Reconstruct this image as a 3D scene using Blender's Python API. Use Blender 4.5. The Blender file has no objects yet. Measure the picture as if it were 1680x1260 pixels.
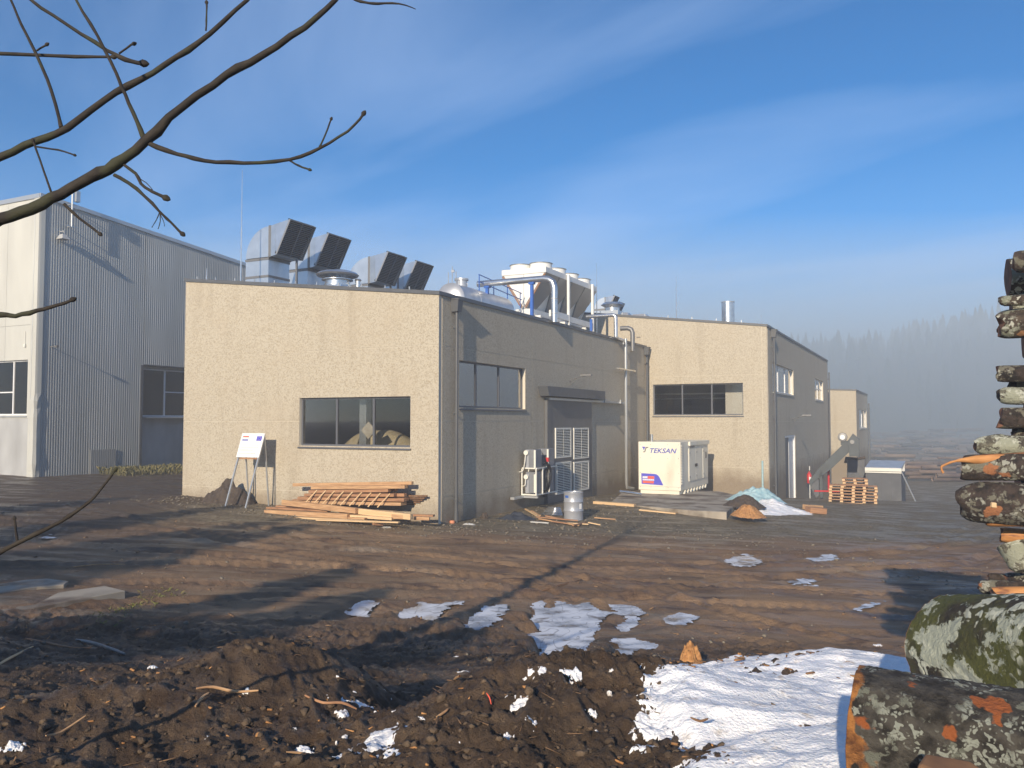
import bpy, bmesh, math, random
import numpy as np
from mathutils import Vector, Matrix

R = math.radians
S = bpy.context.scene
COL = S.collection
random.seed(7)
rng = np.random.default_rng(11)

# ------------------------------------------------------------------ camera
EYE = Vector((0, 0, 3.05))
FPX = 1360.0                      # focal length in pixels of the 1680 wide frame
PITCH = math.atan(61 / FPX)
cam_d = bpy.data.cameras.new('camera')
cam_d.sensor_width = 36
cam_d.lens = 36 * FPX / 1680
cam_d.clip_end = 3000
cam_d.clip_start = 0.05
cam = bpy.data.objects.new('camera', cam_d)
COL.objects.link(cam)
cam.location = EYE
cam.rotation_euler = (math.pi / 2 + PITCH, 0, 0)
S.camera = cam

# ------------------------------------------------------------------ light
SUN_TRAVEL = Vector((0.335, 0.942, -0.36)).normalized()
SUN_EL = math.asin(-SUN_TRAVEL.z)
SUN_AZ = math.atan2(-SUN_TRAVEL.x, -SUN_TRAVEL.y)      # from +Y towards +X
sun_d = bpy.data.lights.new('sun', 'SUN')
sun_d.energy = 5.0
sun_d.angle = R(0.55)
sun_d.color = (1.0, 0.85, 0.65)
sun = bpy.data.objects.new('sun', sun_d)
COL.objects.link(sun)
sun.rotation_euler = SUN_TRAVEL.to_track_quat('-Z', 'Y').to_euler()
sun.location = (-20, -60, 40)

W = bpy.data.worlds.new('World')
S.world = W
W.use_nodes = True
nt = W.node_tree
bg = nt.nodes['Background']
sky = nt.nodes.new('ShaderNodeTexSky')
sky.sky_type = 'NISHITA'
sky.sun_disc = False
sky.sun_elevation = SUN_EL
sky.sun_rotation = SUN_AZ
sky.altitude = 600
sky.air_density = 0.85
sky.dust_density = 0.25
sky.ozone_density = 3.2
tc = nt.nodes.new('ShaderNodeTexCoord')
# thin wisps of high cloud, laid on the sky's own directions
sep = nt.nodes.new('ShaderNodeSeparateXYZ')
nt.links.new(tc.outputs['Generated'], sep.inputs[0])
den = nt.nodes.new('ShaderNodeMath'); den.operation = 'MAXIMUM'; den.inputs[1].default_value = 0.06
nt.links.new(sep.outputs['Z'], den.inputs[0])
dx = nt.nodes.new('ShaderNodeMath'); dx.operation = 'DIVIDE'
dy = nt.nodes.new('ShaderNodeMath'); dy.operation = 'DIVIDE'
nt.links.new(sep.outputs['X'], dx.inputs[0]); nt.links.new(den.outputs[0], dx.inputs[1])
nt.links.new(sep.outputs['Y'], dy.inputs[0]); nt.links.new(den.outputs[0], dy.inputs[1])
cmb = nt.nodes.new('ShaderNodeCombineXYZ')
nt.links.new(dx.outputs[0], cmb.inputs['X']); nt.links.new(dy.outputs[0], cmb.inputs['Y'])
mp = nt.nodes.new('ShaderNodeMapping')
mr0 = nt.nodes.new('ShaderNodeMapping'); mr0.inputs['Rotation'].default_value = (0, 0, R(56))
nt.links.new(cmb.outputs[0], mr0.inputs[0])
mp.inputs['Scale'].default_value = (0.30, 0.85, 1)
mp.inputs['Location'].default_value = (3.1, 1.25, 0)
nt.links.new(mr0.outputs[0], mp.inputs[0])
cn = nt.nodes.new('ShaderNodeTexNoise')
cn.inputs['Scale'].default_value = 0.85; cn.inputs['Detail'].default_value = 7
cn.inputs['Roughness'].default_value = 0.52; cn.inputs['Distortion'].default_value = 0.5
nt.links.new(mp.outputs[0], cn.inputs['Vector'])
cr = nt.nodes.new('ShaderNodeMapRange')
cr.inputs['From Min'].default_value = 0.46; cr.inputs['From Max'].default_value = 0.74
cr.inputs['To Max'].default_value = 0.40
nt.links.new(cn.outputs['Fac'], cr.inputs['Value'])
# low mist band near the horizon, thicker towards the right hand side
mb_ = nt.nodes.new('ShaderNodeMapRange')
mb_.inputs['From Min'].default_value = 0.30; mb_.inputs['From Max'].default_value = 0.02
mb_.inputs['To Min'].default_value = 0.0; mb_.inputs['To Max'].default_value = 0.30
nt.links.new(sep.outputs['Z'], mb_.inputs['Value'])
ad = nt.nodes.new('ShaderNodeMath'); ad.operation = 'ADD'; ad.use_clamp = True
nt.links.new(cr.outputs[0], ad.inputs[0]); nt.links.new(mb_.outputs[0], ad.inputs[1])
mx = nt.nodes.new('ShaderNodeMixRGB')
nt.links.new(ad.outputs[0], mx.inputs['Fac'])
hs = nt.nodes.new('ShaderNodeHueSaturation'); hs.inputs['Saturation'].default_value = 1.45
nt.links.new(sky.outputs[0], hs.inputs['Color'])
nt.links.new(hs.outputs[0], mx.inputs['Color1'])
mx.inputs['Color2'].default_value = (4.2, 5.6, 8.2, 1)
nt.links.new(mx.outputs[0], bg.inputs['Color'])
bg.inputs['Strength'].default_value = 0.112

S.view_settings.view_transform = 'Standard'
S.view_settings.look = 'None'
S.view_settings.gamma = 1
S.view_settings.exposure = 0.38
S.cycles.max_bounces = 8
S.cycles.transparent_max_bounces = 16
S.cycles.volume_bounces = 1
S.cycles.use_denoising = True

# ------------------------------------------------------------------ pixel to place
def raydir(px, py):
    a = (px - 840) / FPX; b = -(py - 630) / FPX
    c, s = math.cos(PITCH), math.sin(PITCH)
    return Vector((a, c - b * s, s + b * c))
def at(px, py, Y):
    d = raydir(px, py); return EYE + d * (Y / d.y)
def on_plane(px, py, p, n):
    d = raydir(px, py); t = (p - EYE).dot(n) / d.dot(n); return EYE + d * t

# ------------------------------------------------------------------ noise
def _hash(ix, iy, seed):
    h = (ix.astype(np.int64) * 374761393 + iy.astype(np.int64) * 668265263 + seed * 1274126177) & 0xFFFFFFFF
    h = ((h ^ (h >> 13)) * 1274126177) & 0xFFFFFFFF
    return ((h ^ (h >> 16)) & 0xFFFF) / 65535.0
def vnoise(x, y, seed=0):
    xi = np.floor(x); yi = np.floor(y); fx = x - xi; fy = y - yi
    u = fx * fx * fx * (fx * (fx * 6 - 15) + 10); v = fy * fy * fy * (fy * (fy * 6 - 15) + 10)
    a = _hash(xi, yi, seed); b = _hash(xi + 1, yi, seed); c = _hash(xi, yi + 1, seed); d = _hash(xi + 1, yi + 1, seed)
    return (a + (b - a) * u) * (1 - v) + (c + (d - c) * u) * v
def fbm(x, y, o=4, seed=0, gain=0.5):
    s = 0; a = 1; n = 0
    for i in range(o):
        t = 0.6 * i
        s = s + a * vnoise(x * 2 ** i * math.cos(t) + y * 2 ** i * math.sin(t) + 17 * i, -x * 2 ** i * math.sin(t) + y * 2 ** i * math.cos(t) + 5 * i, seed + i)
        n += a; a *= gain
    return s / n
def billow(x, y, o=4, seed=0):
    s = 0; a = 1; n = 0
    for i in range(o):
        t = 0.9 * i + 0.3
        v = vnoise(x * 2.1 ** i * math.cos(t) + y * 2.1 ** i * math.sin(t) + 9 * i, -x * 2.1 ** i * math.sin(t) + y * 2.1 ** i * math.cos(t), seed + i)
        s = s + a * (1 - np.abs(2 * v - 1)); n += a; a *= 0.5
    return s / n
def sstep(a, b, x):
    t = np.clip((x - a) / (b - a), 0, 1); return t * t * (3 - 2 * t)
def sdf(x, y, poly):
    """signed distance to a polygon, positive inside"""
    d = np.full(np.shape(x), 1e9); ins = np.zeros(np.shape(x), bool)
    n = len(poly)
    for i in range(n):
        ax, ay = poly[i]; bx, by = poly[(i + 1) % n]
        ex, ey = bx - ax, by - ay
        t = np.clip(((x - ax) * ex + (y - ay) * ey) / (ex * ex + ey * ey + 1e-12), 0, 1)
        d = np.minimum(d, np.hypot(x - ax - ex * t, y - ay - ey * t))
        if abs(ey) > 1e-12:
            c = ((ay > y) != (by > y)) & (x < ex * (y - ay) / ey + ax)
            ins ^= c
    return np.where(ins, d, -d)
def pathdist(x, y, pts):
    d = np.full(np.shape(x), 1e9); s = np.zeros(np.shape(x)); acc = 0
    for i in range(len(pts) - 1):
        ax, ay = pts[i]; bx, by = pts[i + 1]; ex, ey = bx - ax, by - ay; L = math.hypot(ex, ey)
        t = np.clip(((x - ax) * ex + (y - ay) * ey) / (L * L), 0, 1)
        q = np.hypot(x - ax - ex * t, y - ay - ey * t); m = q < d
        sg = np.sign((x - ax) * ey - (y - ay) * ex)
        d = np.where(m, q, d); s = np.where(m, acc + t * L, s); acc += L
        if i == 0: side = sg
        else: side = np.where(m, sg, side)
    return d * side, s

# ------------------------------------------------------------------ ground shape
def yard(x, y):
    z = -0.3 - 1.1 * np.tanh(0.05 * x)
    return z - 1.2 * sstep(43, 55, y) * sstep(7, 14, x)
_by = np.array([-60, 0, 3, 3.6, 5, 7, 9, 11, 13, 15, 1000.])
_bw = np.array([1, 1, 1, .975, .78, .54, .33, .16, .05, 0, 0.])
def gauss(x, y, cx, cy, sx, sy, rot=0):
    c, s = math.cos(rot), math.sin(rot); a = (x - cx) * c + (y - cy) * s; b = -(x - cx) * s + (y - cy) * c
    return np.exp(-0.5 * ((a / sx) ** 2 + (b / sy) ** 2))
def mounds(x, y):
    m = 0.40 * gauss(x, y, 0.45, 4.85, 0.75, 0.55, -0.15)
    m += 0.16 * gauss(x, y, -0.25, 4.3, 0.5, 0.5)
    m += 0.42 * gauss(x, y, -1.35, 5.3, 0.55, 0.5, 0.3)
    m += 0.26 * gauss(x, y, -2.1, 4.6, 0.75, 0.5, 0.5)
    m += 0.10 * gauss(x, y, -3.2, 3.9, 0.9, 0.5, 0.4)
    m -= 0.22 * gauss(x, y, -0.62, 5.2, 0.25, 0.5)
    m += 0.50 * gauss(x, y, 2.35, 6.0, 1.25, 0.9)
    m += 0.26 * gauss(x, y, 2.35, 3.2, 0.8, 0.9)
    m += 0.10 * gauss(x, y, -1.2, 8.2, 1.6, 0.6, 0.2)
    m += 0.10 * gauss(x, y, 3.0, 9.5, 1.6, 0.6, -0.2)
    return m
def base_h(x, y):
    w = np.interp(y, _by, _bw)
    z = yard(x, y) + 0.44 * gauss(x, y, 8.8, 34.8, 5.2, 3.6, 0.3) + w * (1.8 + 1.1 * np.tanh(0.05 * x) * 0.6)
    z = z + mounds(x, y)
    z = z + 0.12 * (fbm(x * 0.35, y * 0.35, 3, 5) - 0.5) * sstep(3, 8, y) * (1 - sstep(20, 26, y))
    return z
def on_ground(px, py, h=0.0):
    d = raydir(px, py); t = 2.5
    while t < 400:
        p = EYE + d * t; g = float(base_h(np.array(p.x), np.array(p.y))) + h
        if p.z < g:
            lo, hi = t / 1.01, t
            for _ in range(20):
                m = (lo + hi) / 2; p = EYE + d * m
                if p.z < float(base_h(np.array(p.x), np.array(p.y))) + h: hi = m
                else: lo = m
            return EYE + d * hi
        t *= 1.01
    return EYE + d * t
def gz(x, y): return float(ground_h(np.array([x]), np.array([y]))[0])

PUD_PX = [
    [(562, 1004), (578, 988), (600, 983), (620, 987), (618, 1000), (600, 1011), (580, 1008)],
    [(645, 1016), (655, 1000), (690, 988), (725, 992), (757, 990), (735, 1002), (712, 1020), (690, 1018), (684, 1006), (672, 1018)],
    [(758, 1022), (775, 1003), (800, 996), (845, 993), (822, 1012), (808, 1028), (786, 1033)],
    [(848, 1030), (884, 1026), (868, 1006), (873, 988), (888, 985), (902, 997), (915, 987), (942, 994), (962, 992), (985, 1006), (1003, 1008), (985, 1022), (966, 1050), (946, 1078), (922, 1087), (872, 1070), (886, 1050)],
    [(998, 992), (1020, 993), (1056, 998), (1050, 1020), (1024, 1034), (1010, 1024), (1026, 1012), (1005, 1002)],
    [(1004, 1048), (1040, 1050), (1082, 1060), (1040, 1066), (1034, 1090), (1008, 1078)],
    [(1085, 1012), (1118, 1006), (1146, 1014), (1124, 1026), (1098, 1022)],
    [(1395, 996), (1425, 990), (1452, 988), (1436, 996), (1410, 1001)],
    [(1300, 948), (1350, 950), (1340, 960), (1285, 958)],
    [(1180, 914), (1230, 908), (1262, 924), (1210, 932)],
    [(1320, 912), (1370, 908), (1380, 918), (1335, 921)],
    [(60, 880), (88, 874), (92, 884), (66, 889)],
]
PUD = []
for poly in PUD_PX:
    pts = [on_ground(*p) for p in poly]
    lv = sorted(p.z for p in pts)[len(pts) // 3] - 0.005
    PUD.append(([(p.x, p.y) for p in pts], lv))
TRACKS = [
    [(-16, 24.5), (-8, 22.5), (0, 21.6), (8, 22.5), (16, 27), (24, 36), (34, 60)],
    [(-16, 21.5), (-8, 19.6), (0, 18.6), (9, 19.2), (17, 23), (26, 33), (38, 60)],
    [(-14, 14.5), (-7, 16.5), (0, 17.6), (8, 17), (20, 14)],
    [(-9, 10.5), (-4, 14), (3, 15.6), (12, 15.2), (22, 16)],
    [(6.5, 10.0), (5, 13), (1, 17.5), (-6, 21), (-13, 27)],
    [(-3.5, 10.5), (-1, 14), (4, 19.5), (12, 24), (26, 40)],
]
def ground_h(x, y):
    z = base_h(x, y)
    near = 1 - sstep(11.5, 14.5, y + 0.5 * np.sin(x * 1.3))
    wob = fbm(x * 0.5, y * 0.5, 2, 77)
    # churned clods close by, packed and rutted further out
    z = z + near * (0.145 * (billow(x * 2.2, y * 2.2, 3, 21) - 0.5) + 0.075 * (billow(x * 8, y * 8, 3, 31) - 0.5) + 0.034 * (billow(x * 21, y * 21, 3, 41) - 0.5) + 0.016 * (fbm(x * 55, y * 55, 2, 43) - 0.5)) * (0.45 + 0.9 * wob)
    far = (1 - near)
    z = z + far * (0.03 * (fbm(x * 1.6, y * 1.6, 4, 51) - 0.5) + 0.018 * (billow(x * 5, y * 5, 2, 53) - 0.5) * sstep(40, 20, y)) * (1 - sstep(60, 90, y))
    warp = 0.35 * (fbm(x * 0.3, y * 0.3, 2, 91) - 0.5)
    for k, T in enumerate(TRACKS):
        d, s = pathdist(x, y, T)
        d = d + warp * 1.5
        for off in (-0.95, 0.95):
            q = d - off
            g = np.exp(-(q / 0.20) ** 2)
            tread = 0.5 + 0.5 * np.sin(s * 2 * math.pi / 0.28 + np.abs(q) * 14)
            keep = 0.35 + 0.65 * vnoise(x * 0.4 + 3 * k, y * 0.4, 61)
            z = z - (0.085 * g - 0.06 * np.exp(-((np.abs(q) - 0.30) / 0.09) ** 2) - 0.055 * g * tread) * keep
    for poly, lv in PUD:
        xs = [p[0] for p in poly]; ys = [p[1] for p in poly]
        m = (x > min(xs) - 1) & (x < max(xs) + 1) & (y > min(ys) - 1) & (y < max(ys) + 1)
        if m.any():
            xm, ym = x[m], y[m]
            s = sdf(xm, ym, poly) + 0.10 * (fbm(xm * 3, ym * 3, 3, 71) - 0.5)
            zz = z[m]; f = sstep(-0.10, 0.05, s)
            z[m] = zz * (1 - f) + np.minimum(zz, lv - 0.03) * f
    return z

# ------------------------------------------------------------------ object helpers
def link(o, parent=None):
    COL.objects.link(o)
    if parent: o.parent = parent
    return o
def tag(o, label=None, cat=None, group=None, kind=None):
    if label: o['label'] = label
    if cat: o['category'] = cat
    if group: o['group'] = group
    if kind: o['kind'] = kind
    return o
def thing(name, label, cat, loc=(0, 0, 0), rz=0.0, group=None, rot=None):
    o = bpy.data.objects.new(name, None); link(o)
    o.empty_display_size = 0.3
    o.location = loc; o.rotation_euler = rot if rot else (0, 0, rz)
    return tag(o, label, cat, group)
def dup(o, parent=None):
    c = o.copy(); link(c, parent)
    for ch in list(o.children): dup(ch, c)
    return c

class MB:
    """collects faces of one part"""
    def __init__(s, M=None): s.v = []; s.f = []; s.M = M or Matrix()
    def pts(s, P):
        n = len(s.v); s.v += [tuple(s.M @ Vector(p)) for p in P]; return n
    def poly(s, P): n = s.pts(P); s.f.append(tuple(range(n, n + len(P)))); return s
    def hexa(s, A, B):
        """solid between quad A and quad B (matching corners)"""
        n = s.pts(list(A) + list(B)); k = len(A)
        s.f.append(tuple(range(n + k - 1, n - 1, -1))); s.f.append(tuple(range(n + k, n + 2 * k)))
        for i in range(k):
            j = (i + 1) % k; s.f.append((n + i, n + j, n + k + j, n + k + i))
        return s
    def box(s, x0, x1, y0, y1, z0, z1):
        return s.hexa([(x0, y0, z0), (x1, y0, z0), (x1, y1, z0), (x0, y1, z0)], [(x0, y0, z1), (x1, y0, z1), (x1, y1, z1), (x0, y1, z1)])
    def obox(s, c, ex, ey, ez, L, w, h):
        """box centred at c with axes ex, ey, ez"""
        c = Vector(c); ex, ey, ez = Vector(ex).normalized() * L / 2, Vector(ey).normalized() * w / 2, Vector(ez).normalized() * h / 2
        return s.hexa([c - ex - ey - ez, c + ex - ey - ez, c + ex + ey - ez, c - ex + ey - ez], [c - ex - ey + ez, c + ex - ey + ez, c + ex + ey + ez, c - ex + ey + ez])
    def beam(s, a, b, w, h, up=(0, 0, 1)):
        a, b = Vector(a), Vector(b); d = (b - a).normalized(); u = Vector(up)
        if abs(d.dot(u)) > 0.98: u = Vector((0, 1, 0))
        e = d.cross(u).normalized(); u = e.cross(d)
        return s.obox((a + b) / 2, d, e, u, (b - a).length, w, h)
    def prism(s, P, off):
        off = Vector(off); return s.hexa([Vector(p) for p in P], [Vector(p) + off for p in P])
    def tube(s, P, r, n=10, caps=True, jit=0.0):
        P = [Vector(p) for p in P]; rs = r if isinstance(r, (list, tuple)) else [r] * len(P)
        base = len(s.v); up = Vector((0.13, 0.21, 0.97))
        for i, p in enumerate(P):
            d = (P[min(i + 1, len(P) - 1)] - P[max(i - 1, 0)]).normalized()
            if i == 0 and abs(d.dot(up)) > 0.95: up = Vector((0.9, 0.3, 0.1))
            e = d.cross(up).normalized(); up = e.cross(d).normalized()
            ring = []
            for k in range(n):
                a = 2 * math.pi * k / n; q = rs[i] * (1 + jit * random.uniform(-1, 1))
                ring.append(p + (e * math.cos(a) + up * math.sin(a)) * q)
            s.pts(ring)
        for i in range(len(P) - 1):
            for k in range(n):
                j = (k + 1) % n; a = base + i * n
                s.f.append((a + k, a + j, a + n + j, a + n + k))
        if caps:
            s.f.append(tuple(base + k for k in range(n - 1, -1, -1)))
            s.f.append(tuple(base + (len(P) - 1) * n + k for k in range(n)))
        return s
    def lathe(s, prof, c=(0, 0, 0), n=20, axis='z', caps=True):
        base = len(s.v); c = Vector(c)
        for r, h in prof:
            ring = []
            for k in range(n):
                a = 2 * math.pi * k / n; p = (r * math.cos(a), r * math.sin(a), h)
                if axis == 'y': p = (p[0], p[2], p[1])
                if axis == 'x': p = (p[2], p[0], p[1])
                ring.append(c + Vector(p))
            s.pts(ring)
        for i in range(len(prof) - 1):
            for k in range(n):
                j = (k + 1) % n; a = base + i * n
                s.f.append((a + k, a + j, a + n + j, a + n + k))
        if caps:
            s.f.append(tuple(base + k for k in range(n))); s.f.append(tuple(base + (len(prof) - 1) * n + k for k in range(n)))
        return s
    def build(s, name, mat, parent=None, smooth=False, bevel=0.0):
        me = bpy.data.meshes.new(name); me.from_pydata(s.v, [], s.f); me.validate()
        bm = bmesh.new(); bm.from_mesh(me); bmesh.ops.recalc_face_normals(bm, faces=bm.faces); bm.to_mesh(me); bm.free()
        if smooth:
            me.shade_smooth(); me.set_sharp_from_angle(angle=R(38))
        me.materials.append(mat)
        o = link(bpy.data.objects.new(name, me), parent)
        if bevel:
            b = o.modifiers.new('bevel', 'BEVEL'); b.width = bevel; b.segments = 2; b.limit_method = 'ANGLE'; b.angle_limit = R(50)
        return o
def npmesh(name, V, F, mat, parent=None, smooth=False):
    me = bpy.data.meshes.new(name); V = np.asarray(V, dtype=np.float32); F = np.asarray(F, dtype=np.int32)
    k = F.shape[1]; me.vertices.add(len(V)); me.vertices.foreach_set('co', V.ravel())
    me.loops.add(F.size); me.loops.foreach_set('vertex_index', F.ravel())
    me.polygons.add(len(F)); me.polygons.foreach_set('loop_start', np.arange(0, F.size, k, dtype=np.int32))
    me.polygons.foreach_set('loop_total', np.full(len(F), k, dtype=np.int32))
    me.update(calc_edges=True); me.validate()
    if smooth: me.shade_smooth()
    me.materials.append(mat)
    return link(bpy.data.objects.new(name, me), parent)
def gridmesh(name, X, Y, Z, mat, keep=None, smooth=True):
    n, m = X.shape; idx = np.arange(n * m).reshape(n, m)
    F = np.stack([idx[:-1, :-1], idx[:-1, 1:], idx[1:, 1:], idx[1:, :-1]], -1).reshape(-1, 4)
    V = np.stack([X, Y, Z], -1).reshape(-1, 3)
    if keep is not None:
        k = keep.reshape(-1)[F].all(1); F = F[k]
        used = np.unique(F); mp_ = np.zeros(len(V), int); mp_[used] = np.arange(len(used)); V = V[used]; F = mp_[F]
    return npmesh(name, V, F, mat, smooth=smooth)
def smooth_path(P, sub=4):
    P = [Vector(p) for p in P]; out = []
    for i in range(len(P) - 1):
        a = P[max(i - 1, 0)]; b = P[i]; c = P[i + 1]; d = P[min(i + 2, len(P) - 1)]
        for k in range(sub):
            t = k / sub
            out.append(0.5 * ((2 * b) + (c - a) * t + (2 * a - 5 * b + 4 * c - d) * t * t + (3 * b - a - 3 * c + d) * t ** 3))
    out.append(P[-1]); return out

# ------------------------------------------------------------------ materials
def mat(name, c1, c2=None, scale=5.0, rough=0.7, metal=0.0, detail=4, bump=0.0, bscale=None, stretch=(1, 1, 1), lo=0.35, hi=0.65,
        c3=None, s3=1.0, lo3=0.55, hi3=0.62, rough2=None, spec=0.5, vor=False, stretch3=None, bdist=0.02):
    m = bpy.data.materials.new(name); m.use_nodes = True; t = m.node_tree; b = t.nodes['Principled BSDF']; L = t.links
    b.inputs['Metallic'].default_value = metal; b.inputs['Roughness'].default_value = rough
    b.inputs['Specular IOR Level'].default_value = spec
    c1 = tuple(c1) + (1,)
    if c2 is None and not bump: b.inputs['Base Color'].default_value = c1; return m
    tc = t.nodes.new('ShaderNodeTexCoord'); mp = t.nodes.new('ShaderNodeMapping'); mp.inputs['Scale'].default_value = stretch
    L.new(tc.outputs['Object'], mp.inputs[0])
    oi = t.nodes.new('ShaderNodeObjectInfo'); mr_ = t.nodes.new('ShaderNodeMath'); mr_.operation = 'MULTIPLY'; mr_.inputs[1].default_value = 37
    L.new(oi.outputs['Random'], mr_.inputs[0]); L.new(mr_.outputs[0], mp.inputs['Location'])
    def noise(sc, vec, d=detail):
        if vor:
            n = t.nodes.new('ShaderNodeTexVoronoi'); n.inputs['Scale'].default_value = sc; L.new(vec, n.inputs['Vector'])
            q = t.nodes.new('ShaderNodeSeparateColor'); L.new(n.outputs['Color'], q.inputs[0]); return q.outputs[0]
        n = t.nodes.new('ShaderNodeTexNoise'); n.inputs['Scale'].default_value = sc; n.inputs['Detail'].default_value = d
        L.new(vec, n.inputs['Vector']); return n.outputs['Fac']
    def ramp(f, a, z, o0=0., o1=1.):
        r = t.nodes.new('ShaderNodeMapRange'); r.inputs['From Min'].default_value = a; r.inputs['From Max'].default_value = z
        r.inputs['To Min'].default_value = o0; r.inputs['To Max'].default_value = o1; L.new(f, r.inputs['Value']); return r.outputs[0]
    col = None; f = noise(scale, mp.outputs[0])
    if c2 is not None:
        x = t.nodes.new('ShaderNodeMixRGB'); x.inputs['Color1'].default_value = c1; x.inputs['Color2'].default_value = tuple(c2) + (1,)
        L.new(ramp(f, lo, hi), x.inputs['Fac']); col = x.outputs[0]
        if rough2 is not None: L.new(ramp(f, lo, hi, rough, rough2), b.inputs['Roughness'])
    else:
        b.inputs['Base Color'].default_value = c1
    if c3 is not None:
        v3 = mp.outputs[0]
        if stretch3:
            mp3 = t.nodes.new('ShaderNodeMapping'); mp3.inputs['Scale'].default_value = stretch3; L.new(tc.outputs['Object'], mp3.inputs[0]); v3 = mp3.outputs[0]
        n = t.nodes.new('ShaderNodeTexNoise'); n.inputs['Scale'].default_value = s3; n.inputs['Detail'].default_value = 5; L.new(v3, n.inputs['Vector'])
        x = t.nodes.new('ShaderNodeMixRGB'); L.new(col, x.inputs['Color1']); x.inputs['Color2'].default_value = tuple(c3) + (1,)
        L.new(ramp(n.outputs['Fac'], lo3, hi3), x.inputs['Fac']); col = x.outputs[0]
    if col: L.new(col, b.inputs['Base Color'])
    if bump:
        bp = t.nodes.new('ShaderNodeBump'); bp.inputs['Strength'].default_value = bump; bp.inputs['Distance'].default_value = bdist
        L.new(f if bscale is None else noise(bscale, mp.outputs[0]), bp.inputs['Height']); L.new(bp.outputs[0], b.inputs['Normal'])
    return m
def glass(name, tint=(0.75, 0.8, 0.82), rough=0.03, ior=1.5, boost=0.0):
    m = bpy.data.materials.new(name); m.use_nodes = True; t = m.node_tree; t.nodes.clear()
    o = t.nodes.new('ShaderNodeOutputMaterial'); x = t.nodes.new('ShaderNodeMixShader'); a = t.nodes.new('ShaderNodeBsdfTransparent'); g = t.nodes.new('ShaderNodeBsdfGlossy')
    f = t.nodes.new('ShaderNodeFresnel'); f.inputs['IOR'].default_value = ior; a.inputs[0].default_value = tint + (1,); g.inputs['Roughness'].default_value = rough
    g.inputs['Color'].default_value = (0.9, 0.9, 0.9, 1)
    ad = t.nodes.new('ShaderNodeMath'); ad.inputs[1].default_value = boost; t.links.new(f.outputs[0], ad.inputs[0])
    t.links.new(ad.outputs[0], x.inputs[0]); t.links.new(a.outputs[0], x.inputs[1]); t.links.new(g.outputs[0], x.inputs[2]); t.links.new(x.outputs[0], o.inputs[0]); return m

M = {}
M['render'] = mat('exposed_aggregate', (0.49, 0.44, 0.345), (0.34, 0.285, 0.205), scale=30, rough=0.9, vor=True, lo=0.45, hi=1.05, bump=0.6, bdist=0.012,
                  c3=(0.45, 0.38, 0.28), s3=0.6, lo3=0.5, hi3=1.0)
def weather(m):
    t = m.node_tree; L = t.links; b = t.nodes['Principled BSDF']; src = b.inputs['Base Color'].links[0].from_socket
    tc = t.nodes.new('ShaderNodeTexCoord'); se = t.nodes.new('ShaderNodeSeparateXYZ'); L.new(tc.outputs['Object'], se.inputs[0])
    def nz(sc, st):
        mp = t.nodes.new('ShaderNodeMapping'); mp.inputs['Scale'].default_value = st; L.new(tc.outputs['Object'], mp.inputs[0]); n = t.nodes.new('ShaderNodeTexNoise'); n.inputs['Scale'].default_value = sc; n.inputs['Detail'].default_value = 5; L.new(mp.outputs[0], n.inputs['Vector']); return n.outputs['Fac']
    def rg(f, a, z, o): 
        r = t.nodes.new('ShaderNodeMapRange'); r.inputs['From Min'].default_value = a; r.inputs['From Max'].default_value = z; r.inputs['To Max'].default_value = o; L.new(f, r.inputs['Value']); return r.outputs[0]
    def mx(f, c, d):
        x = t.nodes.new('ShaderNodeMixRGB'); L.new(f, x.inputs[0]); L.new(c, x.inputs[1]); x.inputs[2].default_value = d + (1,); return x.outputs[0]
    c = mx(rg(nz(1.6, (1, 1, .12)), .56, .74, .35), src, (.30, .25, .18))          # rain streaks
    ma = t.nodes.new('ShaderNodeMath'); ma.operation = 'MULTIPLY_ADD'; ma.inputs[1].default_value = -1.3; L.new(nz(1.3, (1, 1, 1)), ma.inputs[0]); L.new(se.outputs['Z'], ma.inputs[2])
    c = mx(rg(ma.outputs[0], .05, -.75, .75), c, (.20, .15, .10))                    # mud splashed up the foot
    L.new(c, b.inputs['Base Color'])
weather(M['render'])
M['backing'] = mat('joint_sealant', (0.62, 0.57, 0.47), rough=0.8)
M['plinth'] = mat('plinth_concrete', (0.42, 0.40, 0.36), (0.33, 0.31, 0.27), scale=2, rough=0.9)
M['darkgrey'] = mat('grey_coated_steel', (0.085, 0.09, 0.098), (0.10, 0.105, 0.112), scale=3, rough=0.45)
M['frame'] = mat('window_aluminium', (0.10, 0.105, 0.12), rough=0.4)
M['whiteframe'] = mat('white_frame', (0.75, 0.76, 0.76), rough=0.4)
M['door'] = mat('grey_door_steel', (0.105, 0.108, 0.112), (0.12, 0.122, 0.126), scale=1.5, rough=0.5)
M['glass'] = glass('window_glass', tint=(0.84, 0.83, 0.80))
M['glass2'] = glass('hazy_side_glass', tint=(0.8, 0.84, 0.86), rough=0.04, ior=1.6, boost=0.28)
M['floor'] = mat('screed', (0.3, 0.29, 0.27), rough=0.8)
M['interior'] = mat('interior_plaster', (0.30, 0.29, 0.27), rough=0.9)
M['roof'] = mat('roof_membrane', (0.16, 0.165, 0.17), (0.12, 0.12, 0.125), scale=1, rough=0.8)
M['galv'] = mat('galvanised_sheet', (0.60, 0.65, 0.70), (0.48, 0.53, 0.58), scale=2.2, rough=0.34, metal=0.75, lo=0.3, hi=0.7)
M['flange'] = mat('galvanised_flange', (0.20, 0.20, 0.20), rough=0.5, metal=0.5)
M['black'] = mat('painted_dark', (0.012, 0.013, 0.014), rough=0.9)  # near-black colour standing in for the dark inside hoods and grilles
M['slat'] = mat('grey_slat', (0.24, 0.25, 0.26), rough=0.5, metal=0.3)
M['chrome'] = mat('bright_sheet_steel', (0.72, 0.72, 0.71), (0.6, 0.6, 0.6), scale=4, rough=0.26, metal=0.9)
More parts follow.
